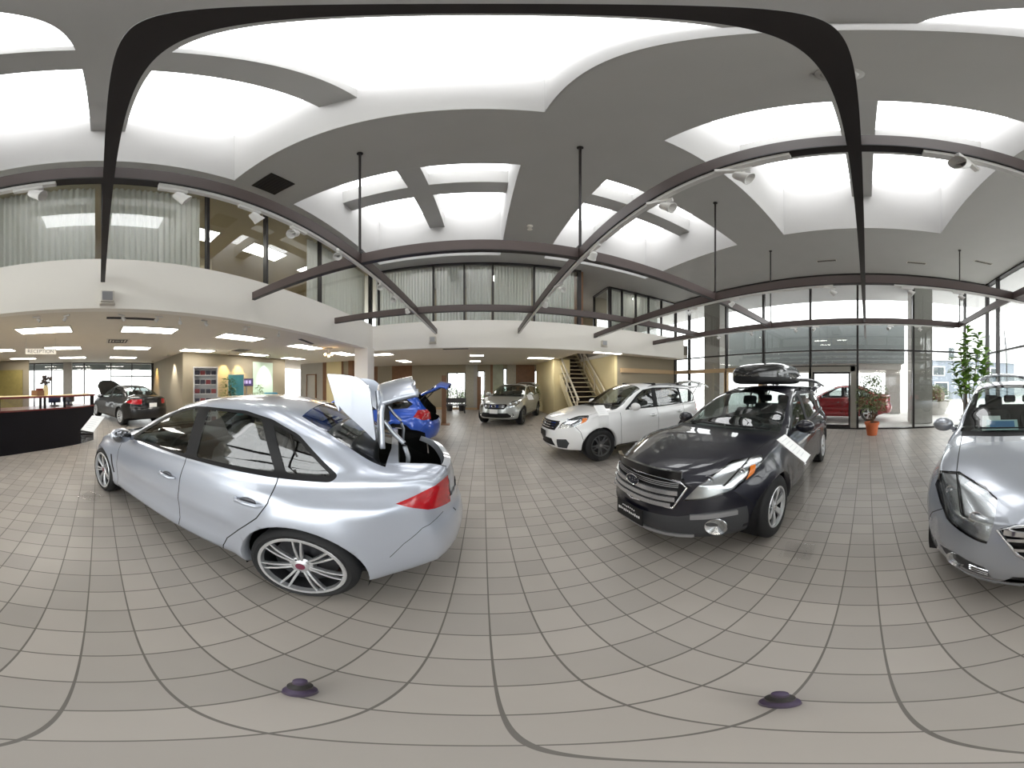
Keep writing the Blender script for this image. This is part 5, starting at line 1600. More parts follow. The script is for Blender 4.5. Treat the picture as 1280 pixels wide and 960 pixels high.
# ---------------------------------------------------------------- silver three-row crossover at the right edge
r, B, res = make_car(TRIBECA, 'crossover', 'silver crossover with large swept headlights, nose nearest the camera', (2.74, -1.98), (-.885, .464), MATS['paint_silver_warm'])
carD = r
grille_bars(B, 'grille_bar', r, [.71, .65, .59, .54], [.385, .355, .30, .22], MATS['chrome'], off=.014, flat=(.02, .022))
g = MB(); ring = [(-.34, .785), (0, .80), (.34, .785), (.43, .755), (.34, .61), (.2, .49), (-.2, .49), (-.34, .61), (-.43, .755)]
g.tube([(B.front_x(y, z) + .008, y, z) for y, z in ring], .011, n=8, closed=True); g.build('grille_surround', MATS['chrome'], r, smooth=50)
g = MB(); g.tube([(B.front_x(y, .76) + .02, y, .755 - .04 * (1 - abs(y) / .4)) for y in [-.40 + .8 * i / 16 for i in range(17)]], .014, flat=(.02, .04)); g.build('grille_wing', MATS['chrome'], r, smooth=40)
badge('emblem', r, (B.front_x(0, .73) + .04, 0, .73), (1, 0, .1), .09, .05)
fog_lamps(B, r, .66, .40, .05, off=-.0)
for s in (1, -1):
    for dz in (0, .025, .05):
        t = MB(); t.tube([(B.front_x(y, .375 + dz) + .006, y * s, .375 + dz) for y in (.48, .53, .58)], .006); t.build('fog_grille_bar', MATS['chrome'], r)
open_tail(res, B, 4.31, 1.58, 74)
# dealer sheets lying behind the windscreen
t = MB(); t.box((B.q2x(1.66), -.30, 1.15), (.012, .36, .16), rot=Matrix.Rotation(radians(-52), 3, 'Y')); t.build('card_border', MATS['card_pale'], r)
t = MB(); t.box(Vector((B.q2x(1.66), -.30, 1.15)) + Matrix.Rotation(radians(-52), 3, 'Y') @ Vector((.008, 0, 0)), (.006, .28, .11), rot=Matrix.Rotation(radians(-52), 3, 'Y')); dc = t.build('dash_card', MATS['card_blue'], r); dc['label'] = 'blue and white windscreen card'
t = MB(); t.box((B.q2x(1.74), -.42, 1.16), (.008, .22, .28), rot=Matrix.Rotation(radians(-60), 3, 'Y')); t.build('price_sheet', MATS['paper'], r)
r.scale = (.96, .97, .95)

# ---------------------------------------------------------------- pale crossover at the back
r, B, res = make_car(XV, 'crossover', 'pale silver-green crossover facing forward by the back windows, hatch open', (1.31, 10.76), (-.42, -.908), MATS['paint_sage'])
carE = r
grille_bars(B, 'grille_bar', r, [.77, .72], [.38, .38], MATS['chrome'], off=.012, flat=(.02, .02))
badge('emblem', r, (B.front_x(0, .745) + .03, 0, .745), (1, 0, .1), .075, .04)
plate(B, r, .56, 'paper', None, None, w=.31, h=.15, off=.02)
open_tail(res, B, 4.03, 1.46, 72)
roof_rails(B, r, 2.4, 3.95, 'car_black')
fog_lamps(B, r, .62, .42, .045)

# ---------------------------------------------------------------- blue hatchback
r, B, res = make_car(HATCH, 'hatchback', 'bright blue hatchback with open tailgate behind the silver sedan', (-3.22, 5.85), (-.995, -.08), MATS['paint_blue'])
carF = r
open_tail(res, B, 3.93, 1.36, 74)
gas_struts(B, r, [((B.q2x(4.0), s * .52, 1.2), (B.q2x(4.30), s * .54, 1.50)) for s in (1, -1)])
r.scale = (1, 1, .98)

# ---------------------------------------------------------------- black sedan with raised bonnet
r, B, res = make_car(LEGACY, 'sedan', 'black sedan with raised bonnet beyond the reception desk', (-10.75, 1.12), (-.94, -.34), MATS['paint_black'])
carH = r
rot_about(list(res['hood'].values()), B.q2x(1.34), 1.0, radians(-48)); solidify(res['hood'][0], .03)
plate(B, r, .80, 'paper', None, None, w=.31, h=.15, rear=True, off=.02)
t = MB(); t.bb(B.q2x(1.2), B.q2x(.3), -.5, .5, .5, .74, bevel=.05); t.box((B.q2x(.7), 0, .77), (.5, .4, .08), bevel=.03); t.build('engine', MATS['car_black'], r)

# ---------------------------------------------------------------- red car outside
r, B, res = make_car(derive(LEGACY, wheel='five'), 'sedan', 'red car parked outside beyond the entrance doors', (10.85, 1.30), (0, 1), MATS['paint_red'])
carI = r
# ================================================================== FITTINGS AND FURNITURE
def polar(px, d): 
    b = radians((px - 603.7) / 5.33333); return d * sin(b), d * cos(b)

# ---- ceiling light panels under the mezzanine
def light_panel(x, y, label, rz=0, size=(.6, 1.2), z=ZL, grp='fluorescent panels under the mezzanine', m='panel_light'):
    o = thing('ceiling_light', label, 'ceiling light', (x, y, z), rz, grp)
    f = MB(); a, b = size[0] / 2, size[1] / 2; t = .035
    f.bb(-a, a, -b, -b + t, -.02, 0); f.bb(-a, a, b - t, b, -.02, 0); f.bb(-a, -a + t, -b + t, b - t, -.02, 0); f.bb(a - t, a, -b + t, b - t, -.02, 0)
    f.build('frame', MATS['panel_frame'], o)
    d = MB(); d.bb(-a + t, a - t, -b + t, b - t, -.012, -.004); d.build('diffuser', MATS[m], o)
    return o
XS = [(-5.05, 'first row behind the mezzanine front'), (-7.75, 'second row behind the mezzanine front'), (-10.6, 'far row by the street window')]
YS = [(-3.4, 'left of the reception desk'), (-1.15, 'above the reception desk'), (1.05, 'over the nose of the silver sedan'), (3.3, 'before the brochure rack'), (5.7, 'near the poster stand'), (7.9, 'near the cream wall')]
for i, (x, a) in enumerate(XS):
    for j, (y, b) in enumerate(YS):
        if i == 2 and j > 2: continue
        light_panel(x, y, 'ceiling light panel %s, %s' % (b, a))
for (px, d, lab) in [(596, 9.9, 'nearer of the two square panels above the pale crossover'), (594, 12.4, 'farther of the two square panels above the pale crossover'), (676, 10.9, 'panel between the pale crossover and the stairs'), (688, 13.2, 'panel by the cream stair wall'), (473, 9.6, 'panel right of the white column'), (505, 12.4, 'panel before the brown back wall'), (762, 9.0, 'panel right of the staircase')]:
    x, y = polar(px, d); light_panel(x, y, 'ceiling light, ' + lab, pi / 2 if d < 12 else 0, (.6, .6) if px in (596, 594) else (.6, 1.2))
# upper office panels
for (x, y, lab) in [(-5.2, 2.1, 'nearest the glass'), (-7.6, 2.1, 'deepest in the room'), (-5.2, 4.2, 'beside the drawn curtain'), (-7.6, 4.2, 'in the far corner'), (-5.2, -1.2, 'added unseen behind the left curtain to brighten it'), (-5.2, 6.3, 'added unseen behind the corner curtain to brighten it')]:  # last two are unseen, added to brighten the drawn curtains
    light_panel(x, y, 'upstairs office ceiling light ' + lab, z=HC - .03, grp='upstairs office lights')
for (x, y) in [(-2.2, 8.7), (.6, 8.7), (2.2, 8.7), (6.2, 9.2)]:  # unseen lights added to brighten the back curtains from within
    light_panel(x, y, 'added unseen upstairs light brightening the back curtains', z=HC, grp='added lights brightening the back curtains', size=(.6, .6))

# ---- track spotlights
def make_spot():
    o = thing('track_spotlight', 'white track spotlight', 'spotlight', (0, 0, 0), 0, 'white track spotlights on the beams')
    b = MB(); b.box((0, 0, -.02), (.036, .22, .04), bevel=.006); b.build('adapter', MATS['track_white'], o)
    b = MB(); b.tube([(0, .07, -.04), (0, .07, -.075)], .012); b.box((0, .07, -.085), (.075, .012, .03)); b.build('bracket', MATS['track_white'], o)
    M = Matrix.Translation((0, .07, -.115)) @ Matrix.Rotation(radians(55), 4, 'X')
    b = MB(); b.lathe([(.0, .07), (.03, .068), (.04, .05), (.045, .0), (.058, -.045), (.053, -.045), (.04, .0), (.02, .03)], 20, M); b.build('lamp_head', MATS['track_white'], o, smooth=40)
    return o
proto = make_spot()
spots = [(BX[0], y) for y in (-.42, .44, 1.0, 1.5, 2.1, 3.15, 3.75, 4.35)] + [(BX[1], y) for y in (.66, -.47, 1.22, 2.17, 3.35, 4.05)] + [(BX[2], y) for y in (3.1, 2.15, .55, -.6, -1.4)] + [(BX[3], y) for y in (4.2, 3.2, 1.9, 1.3, -.6, -1.3)]
where = {0: 'curtain-side beam', 1: 'beam between the near skylights', 2: 'beam above the dark wagon', 3: 'beam beside the glass wall'}
rnd = random.Random(3)
for i, (x, y) in enumerate(spots):
    k = BX.index(x)
    n = [s for s in spots if s[0] == x]; idx = sorted(n, key=lambda s: s[1]).index((x, y))
    ordn = ['first', 'second', 'third', 'fourth', 'fifth', 'sixth', 'seventh', 'eighth'][idx]
    lab = 'white track spotlight on the %s, %s counting from the rear end' % (where[k], ordn)
    o = proto if i == 0 else dup(proto)
    o.location = (x, y, HB - .045); o.rotation_euler = (0, 0, rnd.choice([0, pi, .0, .6, pi + .5]) if i > 2 else 0)
    o['label'] = lab
    o.scale = (.85, .85, .8)
for k, y in enumerate((-1.04, -.53, .37, 1.0, 1.37, 1.83, 2.76, 3.6)):
    o = dup(proto, (-3.98, y, ZL - .005), [0, 2.5, .6, 3.1, 1.2, .2, 2.8, .9][k], 'small white spotlight under the mezzanine edge, %s from the reception end' % ['first', 'second', 'third', 'fourth', 'fifth', 'sixth', 'seventh', 'eighth'][k], 'small spotlights under the mezzanine edge')
    o.scale = (.6, .6, .6)

# ---- small ceiling and wall fittings
def fit(o, label, cat, group=None): return tag(o, label, cat, group)
b = MB(); b.bb(-.24, .24, -.24, .24, -.012, 0); b.mi = 1
for i in range(7): b.bb(-.21, .21, -.2 + i * .06, -.17 + i * .06, -.02, -.012)
o = b.build('air_vent', [MATS['vent_dark'], MATS['beam_black']], None, loc=(-2.86, 2.47, HC)); fit(o, 'black square air vent in the grey ceiling above the curtained office', 'vent')
b = MB(); b.lathe([(0, -.07), (.05, -.065), (.09, -.045), (.10, -.02), (.13, -.012), (.13, 0)], 28); o = b.build('smoke_detector', MATS['ceiling_grey'], None, smooth=40, loc=(1.26, .14, HC)); fit(o, 'pale round smoke detector beside the black overhead beam', 'smoke detector')
b = MB(); b.cyl((0, 0, 0), (0, 0, -.10), .012, n=8); b.cyl((0, 0, -.10), (0, 0, -.11), .05, .06, n=14); b.lathe([(.0, 0), (.07, 0), (.06, -.02), (0, -.025)], 16); o = b.build('ceiling_sprinkler', MATS['fascia_white'], None, smooth=40, loc=(1.02, 5.25, HC)); fit(o, 'white sprinkler head between the two far skylights', 'sprinkler')
for (x, y, lab) in [(7.2, 1.2, 'grey slot ceiling diffuser above the entrance door'), (7.3, -1.5, 'grey slot ceiling diffuser above the terracotta plant'), (6.6, -3.4, 'grey slot ceiling diffuser by the glass corner')]:
    b = MB(); b.bb(-.06, .06, -.3, .3, -.012, 0); b.mi = 1
    for i in range(3): b.bb(-.05 + i * .035, -.03 + i * .035, -.28, .28, -.016, -.012)
    o = b.build('ceiling_vent', [MATS['panel_frame'], MATS['vent_dark']], None, loc=(x, y, HC)); fit(o, lab, 'vent')
for (x, y, rz, lab) in [(-4.2, .55, 0, 'dark slot air vent in the low ceiling near the mezzanine edge'), (-4.4, 5.0, .3, 'dark slot air vent in the low ceiling near the white column'), (-.9, 8.0, 1.57, 'dark slot air vent in the low ceiling at the back')]:
    b = MB(); b.bb(-.05, .05, -.42, .42, -.012, 0); b.mi = 1
    for i in range(2): b.bb(-.035 + i * .04, -.015 + i * .04, -.4, .4, -.016, -.012)
    o = b.build('ceiling_vent', [MATS['vent_dark'], MATS['beam_black']], None, loc=(x, y, ZL), rot=(0, 0, rz)); fit(o, lab, 'vent')
for (x, y, lab) in [(-6.55, .5, 'square ceiling diffuser with dark slots over the reception'), (-7.0, 4.6, 'square ceiling diffuser before the yellow lit wall')]:
    b = MB()
    b.bb(-.3, .3, -.3, .3, -.01, 0); b.mi = 1
    for k, r in enumerate((.25, .17, .09)):
        t = .03
        b.bb(-r, r, -r, -r + t, -.016, -.01); b.bb(-r, r, r - t, r, -.016, -.01); b.bb(-r, -r + t, -r, r, -.016, -.01); b.bb(r - t, r, -r, r, -.016, -.01)
    o = b.build('ceiling_vent', [MATS['panel_frame'], MATS['vent_dark']], None, loc=(x, y, ZL)); fit(o, lab, 'vent')
def speaker(loc, rz, lab):
    o = thing('wall_speaker', lab, 'speaker', loc, rz)
    b = MB(); b.box((.05, 0, 0), (.10, .20, .19), bevel=.015); b.build('cabinet', MATS['panel_frame'], o)
    b = MB(); b.box((.103, 0, 0), (.008, .15, .14), bevel=.003); b.build('grille', MATS['steel_grey'], o)
    b = MB(); b.box((.06, 0, -.125), (.12, .22, .012)); b.build('shelf_bracket', MATS['panel_frame'], o)
speaker((XL, .12, 2.86), 0, 'small grey speaker on the white mezzanine front below the black beam end')
speaker((-1.52, YF, 2.92), -pi / 2, 'small speaker on the back mezzanine front below the curtain-side beam')
speaker((3.95, YF, 2.95), -pi / 2, 'small speaker on the back mezzanine front above the staircase')

# ---- price display stands
def stand(loc, rz, lab, z=1.0):
    o = thing('display_stand', lab, 'sign stand', loc, rz, 'price display stands')
    b = MB(); b.box((0, 0, .006), (.26, .24, .012), bevel=.004); b.build('base_plate', MATS['acrylic'], o)
    b = MB(); b.box((0, -.07, z / 2 - .02), (.21, .008, z - .06)); b.build('acrylic_panel', MATS['acrylic'], o)
    R = Matrix.Rotation(radians(38), 3, 'X')
    b = MB(); b.box((0, .03, z + .05), (.235, .29, .008), rot=R); b.build('sheet_holder', MATS['acrylic'], o)
    b = MB(); b.box((0, .03, z + .058), (.215, .275, .004), rot=R); p = b.build('price_sheet', MATS['paper'], o)
    b = MB()
    for k in range(6):
        b.box(Vector((-.01, .03, z + .058)) + R @ Vector((0, .10 - .036 * k, .003)), (.15 - .02 * (k % 3), .007, .0006), rot=R)
    b.build('printed_lines', mat('print_grey', (.68, .68, .69), .7), p)
    return o
stand((1.83, .53, 0), .05, 'clear stand with white price sheet beside the dark wagon front wheel', .98)
stand((-3.12, -.10, 0), .85, 'clear stand with white price sheet by the silver sedan nose', .98)
stand((2.12, 4.0, 0), 0, 'clear stand with white price sheet at the white crossover front wheel', 1.0)
stand((1.75, 8.9, 0), .2, 'clear stand with white price sheet beside the pale crossover', 1.0)

# ---- reception desk
path = [(-3.7, -3.15), (-4.15, -2.55), (-4.64, -1.99), (-5.22, -1.46), (-5.70, -.96), (-6.15, -.50), (-6.65, -.13)]
def resample(P, n):
    P = [Vector((p[0], p[1], 0)) for p in P]
    out = []
    for i in range(len(P) - 1):
        p0 = P[max(i - 1, 0)]; p1 = P[i]; p2 = P[i + 1]; p3 = P[min(i + 2, len(P) - 1)]
        for k in range(n):
            t = k / n
            out.append(.5 * ((2 * p1) + (p2 - p0) * t + (2 * p0 - 5 * p1 + 4 * p2 - p3) * t * t + (3 * p1 - p0 - 3 * p2 + p3) * t ** 3))
    out.append(P[-1]); return out
C = resample(path, 6)
def off(i, d):
    a = C[min(i + 1, len(C) - 1)] - C[max(i - 1, 0)]; a.normalize()
    return C[i] + Vector((-a.y, a.x, 0)) * d      # +d = away from the showroom
def sgn_off():
    a = C[5] - C[3]; n = Vector((-a.y, a.x, 0))
    return 1 if (C[4] + n).length > C[4].length else -1
SG = sgn_off()
def band(d0, d1, z0, z1, i0=0, i1=None):
    b = MB(); i1 = len(C) - 1 if i1 is None else i1
    V = []; n = i1 - i0 + 1
    for i in range(i0, i1 + 1):
        a = off(i, d0 * SG); c = off(i, d1 * SG)
        V += [(a.x, a.y, z0), (c.x, c.y, z0), (c.x, c.y, z1), (a.x, a.y, z1)]
    F = []
    for i in range(n - 1):
        for k in range(4): F.append((i * 4 + k, i * 4 + (k + 1) % 4, i * 4 + 4 + (k + 1) % 4, i * 4 + 4 + k))
    F += [(0, 3, 2, 1), tuple((n - 1) * 4 + k for k in range(4))]
    b.raw(V, F); return b
mat('desk_black', (.006, .0055, .008), .5, spec=.2)
desk = band(.02, .10, 0, .95).build('reception_desk', MATS['desk_black'], None, smooth=40); tag(desk, 'curved black reception desk with red wood edges and glass band', 'reception desk')
band(-.01, .62, .95, .985).build('work_ledge', MATS['wood_red'], desk, smooth=40)
band(-.03, .36, 1.235, 1.275).build('counter_top', MATS['wood_red'], desk, smooth=40)
band(.02, .35, 1.275, 1.281).build('counter_surface', MATS['wall_cream'], desk, smooth=40)
band(.05, .058, .985, 1.235).build('glass_band', MATS['acrylic'], desk, smooth=40)
for i in (12, 20, 21, 26, 35, 36):
    p = off(i, .05 * SG); b = MB(); b.box((p.x, p.y, 1.11), (.04, .05, .25), rz=atan2(C[i].y - C[i - 1].y, C[i].x - C[i - 1].x)); b.build('upright', MATS['desk_black'], desk)
band(.02, .62, .08, .95, 35, 36).build('end_panel', MATS['desk_black'], desk)
def counter_at(i, d=.18): p = off(i, d * SG); return p.x, p.y
x, y = counter_at(20); 
o = thing('wooden_box', 'brown and red wooden box on the reception counter', 'box', (x, y, 1.281), .8)
b = MB(); b.bb(-.14, .14, -.09, .09, 0, .01); b.bb(-.14, .14, -.09, -.078, .01, .12); b.bb(-.14, .14, .078, .09, .01, .12); b.bb(-.14, -.128, -.078, .078, .01, .12); b.bb(.128, .14, -.078, .078, .01, .12); b.build('tray', MATS['wood_brown'], o)
b = MB(); b.bb(.04, .13, -.07, .07, .015, .17); b.build('red_packet', MATS['wood_red'], o)
x, y = counter_at(22, .2)
o = thing('flower_vase', 'dark bouquet in a pale vase on the reception counter', 'vase', (x, y, 1.281))
b = MB(); b.lathe([(.0, 0), (.05, 0), (.07, .06), (.06, .16), (.045, .22), (.05, .24), (.04, .235), (.03, .2)], 20); b.build('vase', MATS['wall_cream'], o, smooth=40)
b = MB(); rn = random.Random(5)
for k in range(26):
    a = rn.uniform(0, 6.28); r = rn.uniform(0, .13); z = rn.uniform(.28, .46)
    b.tube([(0, 0, .2), (r * .5 * cos(a), r * .5 * sin(a), z * .7), (r * cos(a), r * sin(a), z)], .003, n=4)
    b.ball((r * cos(a), r * sin(a), z), (.035, .035, .025), 8, 5)
mat('bouquet_dark', srgb(58, 48, 44), .8, noise=.3)
b.build('bouquet', MATS['bouquet_dark'], o)
x, y = counter_at(9, .2)
b = MB()
for k in range(5): b.box((.004 * (k % 2), 0, .006 + .012 * k), (.3, .22, .011), rz=.05 * k)
o = b.build('paper_stack', MATS['wall_cream'], None, loc=(x, y, 1.281), rot=(0, 0, .7)); tag(o, 'cream stack of papers on the reception counter', 'paper')
for i, lab in ((26, 'nearer the box'), (31, 'nearer the desk end')):
    p = off(i, .5 * SG)
    o = thing('monitor', 'dark computer monitor behind the glass band of the desk, ' + lab, 'monitor', (p.x, p.y, .988), .6)
    b = MB(); b.box((0, 0, .16), (.04, .34, .16), bevel=.008); b.build('screen', MATS['car_plastic'], o)
    b = MB(); b.box((0, 0, .008), (.14, .2, .016)); b.box((0, 0, .07), (.03, .05, .12)); b.build('stand', MATS['car_plastic'], o)
# hanging RECEPTION sign
sx, sy = polar(51, 6.05)
o = thing('hanging_sign', 'frosted sign reading RECEPTION hung on wires', 'sign', (sx, sy, 2.36), atan2(-sy, -sx))
b = MB(); b.box((0, 0, 0), (.012, .76, .14), bevel=.003); b.build('sign_panel', MATS['panel_frame'], o)
text_obj('sign_letters', 'RECEPTION', .125, MATS['black_metal'], o, (.008, 0, -.002), (pi / 2, 0, pi / 2), .001)
for s in (1, -1):
    b = MB(); b.cyl((0, .36 * s, .07), (0, .36 * s, ZL - 2.36), .003, n=6); b.build('wire', MATS['steel_grey'], o)

# ---- plants
mat('leaf_green', srgb(74, 108, 44), .5, noise=.35, nscale=12); mat('leaf_light', srgb(120, 156, 66), .45, noise=.3, nscale=10)
mat('leaf_olive', srgb(124, 138, 92), .6, noise=.35, nscale=12); mat('bark', srgb(98, 82, 64), .9, noise=.2)
mat('terracotta', srgb(196, 104, 62), .75, noise=.1); mat('soil', srgb(48, 38, 30), 1.0); mat('pot_dark', srgb(40, 38, 38), .5)
def leaf(b, p, d, L, W, droop=.3, n=3, cup=.15):
    d = Vector(d).normalized(); side = d.cross(Vector((0, 0, 1)))
    if side.length < .1: side = Vector((1, 0, 0))
    side.normalize(); V = []; up = side.cross(d)
    prof = [0.08, .75, 1.0, .7, 0.02] if n >= 3 else [.1, 1, .05]
    m = len(prof)
    for i, w in enumerate(prof):
        t = i / (m - 1)
        c = Vector(p) + d * (L * t) - Vector((0, 0, 1)) * (droop * L * t * t)
        V += [c - side * (W * w / 2) + up * (cup * W * w), c, c + side * (W * w / 2) + up * (cup * W * w)]
    F = []
    for i in range(m - 1):
        F += [(i * 3, i * 3 + 1, i * 3 + 4, i * 3 + 3), (i * 3 + 1, i * 3 + 2, i * 3 + 5, i * 3 + 4)]
    b.raw(V, F)
def pot(o, r0, r1, h, m):
    b = MB(); b.lathe([(0, 0), (r0, 0), (r1, h * .82), (r1 * 1.12, h * .82), (r1 * 1.14, h), (r1 * 1.0, h), (r1 * .95, h * .88), (0, h * .88)], 28); p = b.build('pot', MATS[m], o, smooth=35)
    b = MB(); b.lathe([(0, h * .89), (r1 * .96, h * .885)], 20); b.build('soil', MATS['soil'], p)
def bushy(name, lab, loc, H, R, nl, L, W, m, seed, potspec=(.13, .17, .3, 'terracotta'), z0=.35, stems=5, up=.4):
    o = thing(name, lab, 'plant', loc)
    rn = random.Random(seed)
    if potspec: pot(o, *potspec)
    b = MB(); f = MB()
    for k in range(stems):
        a = 2 * pi * k / stems + rn.uniform(-.4, .4); rr = R * rn.uniform(.1, .6)
        top = Vector((rr * cos(a), rr * sin(a), H * rn.uniform(.6, .95)))
        zb = potspec[2] * .85 if potspec else 0
        pts = [Vector((.03 * cos(a), .03 * sin(a), zb)), Vector((.4 * rr * cos(a), .4 * rr * sin(a), H * .45)), top]
        b.tube(pts, [.012, .010, .005], n=6)
    for k in range(nl):
        z = rn.uniform(z0, 1.0) ; a = rn.uniform(0, 6.28)
        r = R * sqrt(rn.random()) * (1 - .55 * abs(z - .6) / .5)
        p = (r * cos(a), r * sin(a), z * H)
        leaf(f, p, (cos(a + rn.uniform(-1, 1)), sin(a + rn.uniform(-1, 1)), rn.uniform(-.1, .9) * up * 2), L * rn.uniform(.7, 1.2), W * rn.uniform(.8, 1.2), rn.uniform(.1, .6), n=2)
    b.build('stem', MATS['bark'], o); f.build('foliage', MATS[m], o, merge=False)
    return o
x, y = polar(1090, 7.35)
bushy('potted_plant', 'bushy grey-green plant in a terracotta pot by the entrance glass', (x, y, 0), 1.80, .48, 1100, .17, .05, 'leaf_olive', 11, (.15, .20, .40, 'terracotta'), .42)
# tall fiddle-leaf fig
def fig(loc, lab):
    o = thing('fig_tree', lab, 'plant', loc)
    pot(o, .2, .27, .5, 'pot_dark')
    rn = random.Random(21); b = MB(); f = MB()
    for k, (ax, ay, H) in enumerate([(.05, .1, 3.55), (-.3, .5, 2.7), (.25, -.72, 2.75), (-.15, -.25, 3.2), (.3, .55, 2.4), (-.1, -.6, 2.2), (.1, .2, 2.9)]):
        pts = [Vector((.02 * k - .04, .02 * k, .42)), Vector((ax * .5, ay * .5, H * .5)), Vector((ax, ay, H))]
        sm = [pts[0].lerp(pts[1], t / 5) for t in range(5)] + [pts[1].lerp(pts[2], t / 6) for t in range(7)]
        b.tube(sm, [.024 - .0014 * i for i in range(12)], n=6)
        for i in range(40):
            t = rn.uniform(.38, 1.02)
            j = min(10, int(t * 11)); p = sm[j].lerp(sm[min(11, j + 1)], rn.random())
            a = rn.uniform(0, 6.28)
            leaf(f, p, (cos(a), sin(a), rn.uniform(.1, 1.1)), rn.uniform(.26, .40), rn.uniform(.18, .26), rn.uniform(.1, .5))
    b.build('trunk', MATS['bark'], o); f.build('foliage', MATS['leaf_light'], o, merge=False)
fig((7.45, -3.35, 0), 'tall fiddle-leaf fig in the glass corner behind the silver crossover')
x, y = polar(286, 8.75)
bushy('potted_plant', 'green leafy plant in front of the yellow lit wall beside the brochure rack', (x, y, 0), 1.75, .27, 300, .2, .06, 'leaf_green', 5, (.15, .19, .35, 'pot_dark'), .3)
x, y = polar(324, 10.0)
bushy('potted_plant', 'sparse plant in front of the pale green lit panel', (x, y, 0), 1.5, .2, 160, .15, .05, 'leaf_olive', 6, (.14, .17, .35, 'pot_dark'), .4)
for (px, d, lab, sd) in [(562, 14.1, 'dark potted plant before the back window, beside the speckled pier', 1), (577, 14.1, 'light green potted plant before the back window, above the bench end', 2), (670, 13.2, 'spiky green plant by the back window behind the pale crossover', 3)]:
    x, y = polar(px, d); bushy('potted_plant', lab, (x, y, 0), 1.35, .2, 200, .18, .05, 'leaf_green', sd, (.15, .19, .4, 'pot_dark'), .3, up=.8)
x, y = polar(569, 13.0)
o = thing('bench', 'low black bench in front of the back window', 'bench', (x, y, 0), radians(8))
b = MB()
for k in range(4): b.box((0, -.17 + .115 * k, .43), (1.2, .09, .035), bevel=.006)
b.build('seat_slats', MATS['black_metal'], o)
for s in (1, -1):
    b = MB(); b.box((.5 * s, 0, .39), (.05, .44, .04)); b.box((.5 * s, -.17, .2), (.05, .05, .4)); b.box((.5 * s, .17, .2), (.05, .05, .4)); b.build('leg_frame', MATS['black_metal'], o)
b = MB(); b.box((0, .23, .66), (1.2, .03, .26), rot=Matrix.Rotation(radians(-10), 3, 'X')); b.build('backrest', MATS['black_metal'], o)

# ---- brochure rack, poster stand, screen, blue chair
x, y = polar(257, 8.55)
rz = atan2(-y, -x) + pi / 2
o = thing('brochure_rack', 'white brochure rack with dark and red shelves of leaflets', 'rack', (x, y, 0), rz)
b = MB(); b.bb(-.42, .42, .16, .18, 0, 2.1); b.bb(-.42, -.39, -.18, .16, 0, 2.1); b.bb(.39, .42, -.18, .16, 0, 2.1); b.bb(-.42, .42, -.18, .18, 2.1, 2.14); b.build('cabinet', MATS['white_plastic'], o)
for k in range(6):
    b = MB(); b.box((0, -.01, .25 + .32 * k), (.78, .30, .02)); b.build('shelf', MATS['white_plastic'], o)
    rn = random.Random(k)
mat('leaflet_red', srgb(120, 40, 44), .5); mat('leaflet_dark', srgb(40, 38, 52), .5)
sd = o
for k in range(6):
    for j in range(4):
        rn = random.Random(k * 9 + j)
        p = Matrix.Translation((x, y, 0)) @ Matrix.Rotation(rz, 4, 'Z') @ Vector((-.29 + .19 * j, -.04, .26 + .32 * k))
        b = MB(); b.box((0, 0, .08), (.16, .05, .145), rot=Matrix.Rotation(radians(-9), 3, 'X'))
        q = b.build('leaflet_stack', MATS['leaflet_red' if (k + j) % 3 == 0 else 'leaflet_dark'], None, loc=p, rot=(0, 0, rz))
        sh = ['lowest', 'second', 'third', 'fourth', 'fifth', 'top'][k]
        po = ['far left', 'centre left', 'centre right', 'far right'][j]
        tag(q, '%s leaflets on the %s shelf of the white rack, %s' % ('red' if (k + j) % 3 == 0 else 'dark', sh, po.replace('far left', 'outer end near the door').replace('far right', 'end near the plant').replace('centre left', 'inner pile near the door').replace('centre right', 'inner pile near the plant')), 'leaflets', 'leaflets in the brochure rack')
x, y = polar(295, 9.4); rz = atan2(-y, -x) + pi / 2
o = thing('poster_stand', 'tall teal poster stand before the yellow lit wall', 'poster stand', (x, y, 0), rz)
b = MB(); b.box((0, 0, 1.0), (.62, .03, 1.85), bevel=.004); b.build('panel', MATS['steel_grey'], o)
mat('poster_teal', srgb(70, 140, 150), .5, noise=.3, nscale=5)
b = MB(); b.box((0, -.018, 1.0), (.56, .004, 1.78)); b.build('poster', MATS['poster_teal'], o)
b = MB(); b.box((0, 0, .035), (.66, .4, .03)); b.build('foot', MATS['steel_grey'], o)
x, y = polar(308, 9.9); rz = atan2(-y, -x) + pi / 2
o = thing('display_screen', 'small purple lit screen on a stand beside the poster', 'screen', (x, y, 0), rz)
mat('screen_purple', (.02, .012, .04), .3, emit=srgb(60, 44, 92), estr=.8)
mat('screen_marks', (.2, .18, .3), .3, emit=srgb(150, 136, 176), estr=1.0)
b = MB(); b.box((0, 0, 1.62), (.55, .05, .32), bevel=.01); b.build('bezel', MATS['car_plastic'], o)
b = MB(); b.box((0, -.028, 1.62), (.50, .004, .27)); b.build('screen', MATS['screen_purple'], o)
for (xx, ww) in ((-.13, .12), (.005, .10), (.14, .10)):
    b = MB(); b.box((xx, -.031, 1.63), (ww, .002, .13)); b.build('screen_mark', MATS['screen_marks'], o)
b = MB(); b.cyl((0, .03, .03), (0, .03, 1.5), .025, n=12); b.build('post', MATS['steel_grey'], o)
b = MB(); b.cyl((0, .03, 0), (0, .03, .03), .22, n=24); b.build('base', MATS['steel_grey'], o)
x, y = polar(341, 9.1); rz = atan2(-y, -x) + pi / 2
mat('chair_blue', srgb(40, 120, 150), .7)
o = thing('lounge_chair', 'teal blue chair beside the pale green panel', 'chair', (x, y, 0), rz + .3)
b = MB(); b.box((0, 0, .45), (.55, .52, .12), bevel=.04); b.build('seat', MATS['chair_blue'], o)
b = MB(); b.box((0, .25, .85), (.55, .10, .75), bevel=.045); b.build('backrest', MATS['chair_blue'], o)
